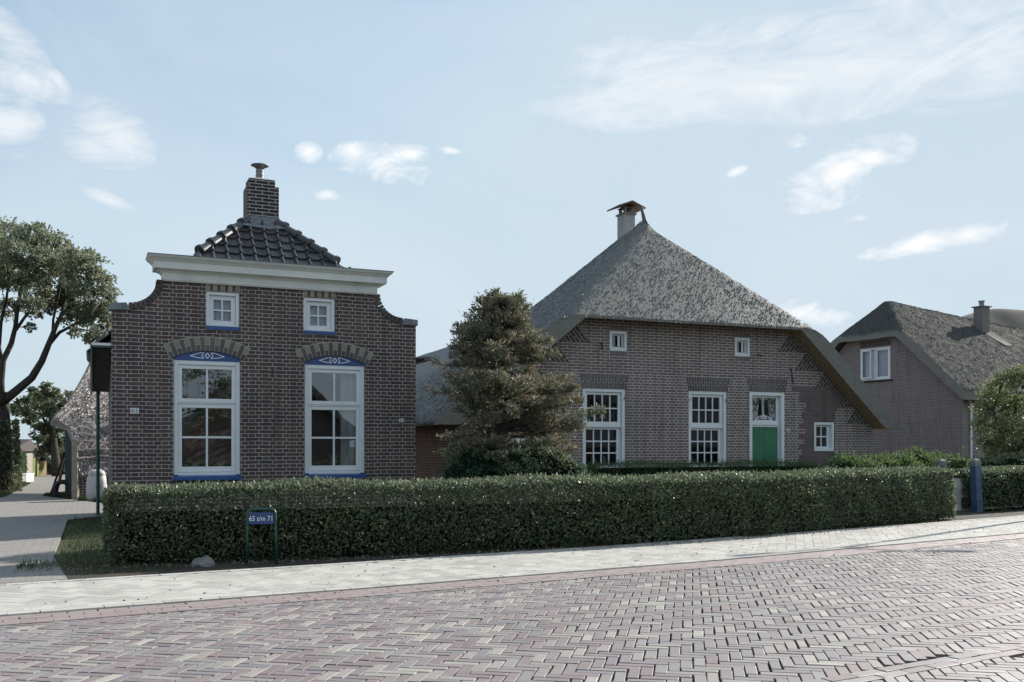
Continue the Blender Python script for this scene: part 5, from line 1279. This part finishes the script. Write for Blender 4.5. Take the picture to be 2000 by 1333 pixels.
def farhouse(label, x0, x1, ytop, yeave, d, wallm, roofm, rz=0., depth=5):
    o = at(x0, 900, d); t = empty('house', label, 'house', (o.x, o.y, 0), rz); w = (x1-x0)/1855*d; ze = 1.2-(yeave-872)/1855*d; zt = 1.2-(ytop-872)/1855*d
    mb = MB(); mb.box(0, w, 0, depth, 0, ze); mb.build('wall', wallm, t)
    mb = MB(); mb.add([(-.2, -.2, ze-.05), (w+.2, -.2, ze-.05), (w+.2, depth/2, zt), (-.2, depth/2, zt), (w+.2, depth+.2, ze-.05), (-.2, depth+.2, ze-.05), (-.2, -.2, ze+.06), (w+.2, -.2, ze+.06), (w+.2, depth/2, zt+.1), (-.2, depth/2, zt+.1)], [(6,7,8,9), (3,2,4,5), (0,1,7,6), (0,6,9,3,5), (1,4,2,8,7), (9,8,2,3)]); mb.build('roof', roofm, t)
    return t
slate = paint('slate', (.13,.135,.15), .6, .1, 8, .3); redroof = paint('dark_roof', (.07,.05,.05), .7, .1, 8, .3)
farhouse('far grey-roofed house beyond the lane gates', 70, 92, 878, 890, 62, M['brick_new'], slate)
farhouse('far low house with a pale grey roof above the plank fence', 53, 84, 890, 896, 50, M['brick_new'], M['lead'])
farhouse('dark-roofed house showing above the ivy hedge', -60, 22, 862, 880, 44, M['brick_house'], redroof, depth=3)
mb = MB(); mb.prismz([(-11.9, 22.2), (-12.9, 24.6), (-15.5, 30.6), (-16.6, 31.8), (-14.4, 26.2), (-13.9, 24.6), (-15, 21)], -.03, .012); struct(mb.build('verge', M['grass']))

# ------------------------------------------------------------------ small things by the road
sg = empty('street_sign', 'small blue number sign on a green tubular stand in front of the long hedge', 'sign', (-2.555, 9.68, 0), R(9))
mb = MB(); w2, hh = .140, .56
mb.tube([(-w2-.004, .0, -.03), (-w2, 0, .30), (-w2, 0, hh-.045), (-w2+.012, 0, hh-.014), (-w2+.04, 0, hh), (w2-.04, 0, hh), (w2-.012, 0, hh-.014), (w2, 0, hh-.045), (w2+.004, 0, .30), (w2+.016, 0, -.03)], .0135, 12)
mb.build('frame', M['darkgreen'], sg, smooth=True)
mb = MB(); mb.bbox(-.122, .124, -.012, -.003, .405, .525, .003); pl = mb.build('plate', paint('sign_blue', (.022,.055,.17), .4, .08, 6, .05), sg)
text_mesh('lettering', '65 t/m 71', .072, M['white'], pl, (.0, -.0135, .462), .86, .0008)
def blue_post(label, x, y, h, lean, sc_=1.):
    t = empty('gate_post', label, 'post', (x, y, 0), .35, 'blue posts of the garden gate'); t.rotation_euler = (0, lean, .35)
    w_ = .068*sc_; mb = MB(); mb.loft([[(-w_, -w_, z), (w_, -w_, z), (w_, w_, z), (-w_, w_, z)] for z in (-.02, h-.115)]); mb.build('shaft', paint('weathered_blue', (.045,.095,.17), .55, .25, 7, .3, dirt=.3), t)
    mb = MB(); mb.loft([[(-q, -q, z), (q, -q, z), (q, q, z), (-q, q, z)] for q, z in ((w_+.003, h-.1145), (w_+.003, h-.03), (w_*.8, h-.01), (w_*.25, h+.015))]); mb.build('cap', M['stone'], t)
blue_post('blue wooden gate post with white cap, standing in full view beside the concrete slab', 8.50, 17.35, .96, -.055)
blue_post('blue wooden gate post with white cap, its foot hidden behind the long hedge', 7.97, 17.65, .95, .0, 1.1)
mb = MB(); mb.bbox(0, .62, 0, .06, -.02, .60, .006); tag(mb.build('concrete_slab', paint('pale_concrete', (.55,.52,.49), .9, .1, 5, .3, dirt=.2)), 'upright pale concrete slab between the hedge end and the blue post', 'slab', loc=(8.02, 17.6, 0), rz=R(10))
mb = MB(); rs = random.Random(2)
mb.lathe([(0, .085), (.045, .08), (.08, .06), (.11, .03), (.115, 0)], 11); mb.v = [(x*(1.1+rs.uniform(-.12, .12)), y*.8+rs.uniform(-.01, .01), z*(1+rs.uniform(-.18, .18))+.25*z*(x > 0)) for x, y, z in mb.v]
tag(mb.build('stone', M['stone']), 'pale rough stone lying at the left foot of the long hedge', 'stone', loc=(-3.10, 9.52, -.005))
lp = empty('street_lamp', 'double-armed street lamp standing on the pavement right of the view, its shadow across the road', 'street lamp', (11.6, 18.3, 0), 0)
mb = MB(); mb.tube([(0, 0, 0), (0, 0, 1.2), (0, 0, 1.25), (0, 0, 5.42)], [.075, .075, .055, .04], 12); mb.build('pole', M['darkgreen'], lp)
for vx, vy in ((-1.33, -.75), (1.34, -.2)):
    mb = MB(); mb.tube([(0, 0, 5.38), (vx*.5, vy*.5, 5.48), (vx, vy, 5.42)], .026, 8); arm = mb.build('arm', M['darkgreen'], lp)
    l_ = math.hypot(vx, vy); ux, uy = vx/l_, vy/l_
    mb = MB(); mb.loft([[(vx*.72+ux*a_-uy*b_, vy*.72+uy*a_+ux*b_, z) for a_, b_ in ((0, -.07*k), (.5, -.11*k), (.5, .11*k), (0, .07*k))] for z, k in ((5.40, .6), (5.44, .6), (5.48, .3))]); mb.build('lamp_head', M['metal'], arm)
# grass, weeds and fallen leaves
def scatter(name, label, n, region, mat, seed, h, wd, z0=0., tufts=0, flat=False, kind='stuff', cat_='grass'):
    rg = np.random.default_rng(seed); P = region(rg, n); n = len(P)
    if flat: D = np.stack([rg.normal(size=n), rg.normal(size=n), rg.uniform(0, .35, n)], 1)
    else: D = np.stack([rg.normal(size=n)*.4, rg.normal(size=n)*.4, np.ones(n)], 1)
    return tag(leaves(name, P, D, rg.uniform(h[0], h[1], n), rg.uniform(.8, 1.2, n)*wd, mat, rg), label, cat_, kind=kind)
HL = [Vector((-4.8, 9.25))]+HP[1:]
def along(lo, hi, hmin=0., t0=0., t1=1.0, clump=0.):
    def f(rg, n):
        t = rg.uniform(t0, t1, n); 
        if clump: t = t0+(t1-t0)*np.clip(rg.choice(rg.uniform(0, 1, 26), n)+rg.normal(size=n)*clump, 0, 1)
        o = rg.uniform(lo, hi, n); q = offset_line(HL, 1.0); u = np.linspace(0, 1, len(HL)); f_ = lambda k: np.interp(t, u, [p[k] for p in HL]); h_ = lambda k: np.interp(t, u, [a[k]-b[k] for a, b in zip(q, HL)])
        x = f_(0)+h_(0)*o; y = f_(1)+h_(1)*o
        return np.stack([x, y, np.full(n, hmin)], 1)
    return f
scatter('grass_tufts', 'grass and weeds growing along the foot of the hedges', 2600, along(-.12, .35, .0, clump=.012), M['blade'], 90, (.03, .10), .008)
scatter('leaf_litter', 'fallen leaves and bits lying along the foot of the hedge', 2200, along(-.30, .30, .012), paint('dry_leaf', (.26,.22,.16), .8, .3, 40, .1), 91, (.012, .035), .018, flat=True, cat_='leaves')
def poly_region(pts, z=.0):
    def f(rg, n):
        A = np.array(pts); lo, hi = A.min(0), A.max(0); P = rg.uniform(lo, hi, (n*3, 2)); ins = np.zeros(len(P), bool)
        for i in range(len(A)):
            (x1, y1), (x2, y2) = A[i], A[(i+1) % len(A)]
            c_ = ((y1 > P[:, 1]) != (y2 > P[:, 1])) & (P[:, 0] < (x2-x1)*(P[:, 1]-y1)/(y2-y1+1e-12)+x1); ins ^= c_
        P = P[ins][:n]; return np.column_stack([P, np.full(len(P), z)])
    return f
scatter('lane_side_grass', 'dark grass patch between the lane and the left end of the long hedge', 6500, poly_region([(-4.0, 8.8), (-3.0, 9.3), (-3.9, 9.6), (-4.3, 10.2), (-5.4, 12.6), (-6.2, 14.5), (-6.9, 16.1), (-7.2, 15.6), (-5.0, 10.5)], -.01), M['blade'], 92, (.03, .09), .007)
scatter('lawn', 'lawn between the long hedge and the brick house', 16000, poly_region([(-4.2, 10.9), (-5.8, 14.1), (-1.8, 16.2), (2.0, 17.5), (4, 15.5)], -.035), M['blade'], 93, (.03, .07), .007)
scatter('shed_grass', 'rough grass at the foot of the thatched shed', 5000, poly_region([(-8.9, 20.6), (-11.3, 22.9), (-11.4, 23.6), (-10, 22.2), (-8.5, 21.6)], -.02), M['blade'], 94, (.05, .16), .014)
scatter('verge_grass', 'grass on the verge left of the lane', 5000, poly_region([(-11.9, 22.2), (-12.9, 24.6), (-15.5, 30.6), (-16.6, 31.8), (-14.4, 26.2), (-13.9, 24.6), (-14, 21.5)], 0), M['blade'], 95, (.04, .10), .016)
scatter('street_litter', 'scattered dry leaves and crumbs on the pavement and road edge', 260, along(-2.6, -.1, .016), paint('litter', (.20,.16,.11), .8, .3, 40, .1), 96, (.012, .03), .018, flat=True, cat_='leaves')
# ------------------------------------------------------------------ across the street (mirrored in the panes)
oh = empty('brick_house', 'thatched brick house across the street, seen mirrored in the large window panes', 'house', (13.5, -11, 0), R(205))
mb = MB(); mb.wall([(-4, 0), (4, 0), (4, 1.9), (0, 5.3), (-4, 1.9)], [], 0, .3); mb.box(-4, 4, .301, 9, 0, 1.9); mb.build('wall', M['brick_barn'], oh)
mb = MB()
for q in (-1, 1): mb.add([(0, -.6, 5.9), (q*4.7, -.6, 1.6), (q*4.7, 9.3, 1.6), (0, 9.3, 5.9), (0, -.6, 5.5), (q*4.4, -.6, 1.5), (q*4.4, 9.3, 1.5), (0, 9.3, 5.5)], [(0,1,2,3), (4,7,6,5), (0,4,5,1), (1,5,6,2)])
mb.build('thatched_roof', M['thatch_edge'], oh)
for i, (x, y, h, lab) in enumerate(((6.5, -8, 5.5, 'tree across the street, seen mirrored in the left large window'), (19, -6, 7.5, 'tall tree across the street near the mirrored house'), (29, -1, 8.5, 'tall tree across the street facing the farmhouse windows'), (24, -5, 8.0, 'middle one of the trees across the street facing the farmhouse windows'), (35, 5, 9.0, 'farthest right of the trees across the street'))):
    rs = random.Random(i); cs = [(Vector((x+rs.uniform(-2.2, 2.2), y+rs.uniform(-1.8, 1.8), h*rs.uniform(.22, .95))), rs.uniform(.8, 1.3)) for _ in range(18)]
    tree(lab, (x, y, 0), [([Vector((x, y, 0)), Vector((x, y, h*.4)), Vector((x+.2, y, h*.8))], .2, .05)], cs, 5000, .16, .6, M['oak'], 200+i, group='trees across the street')
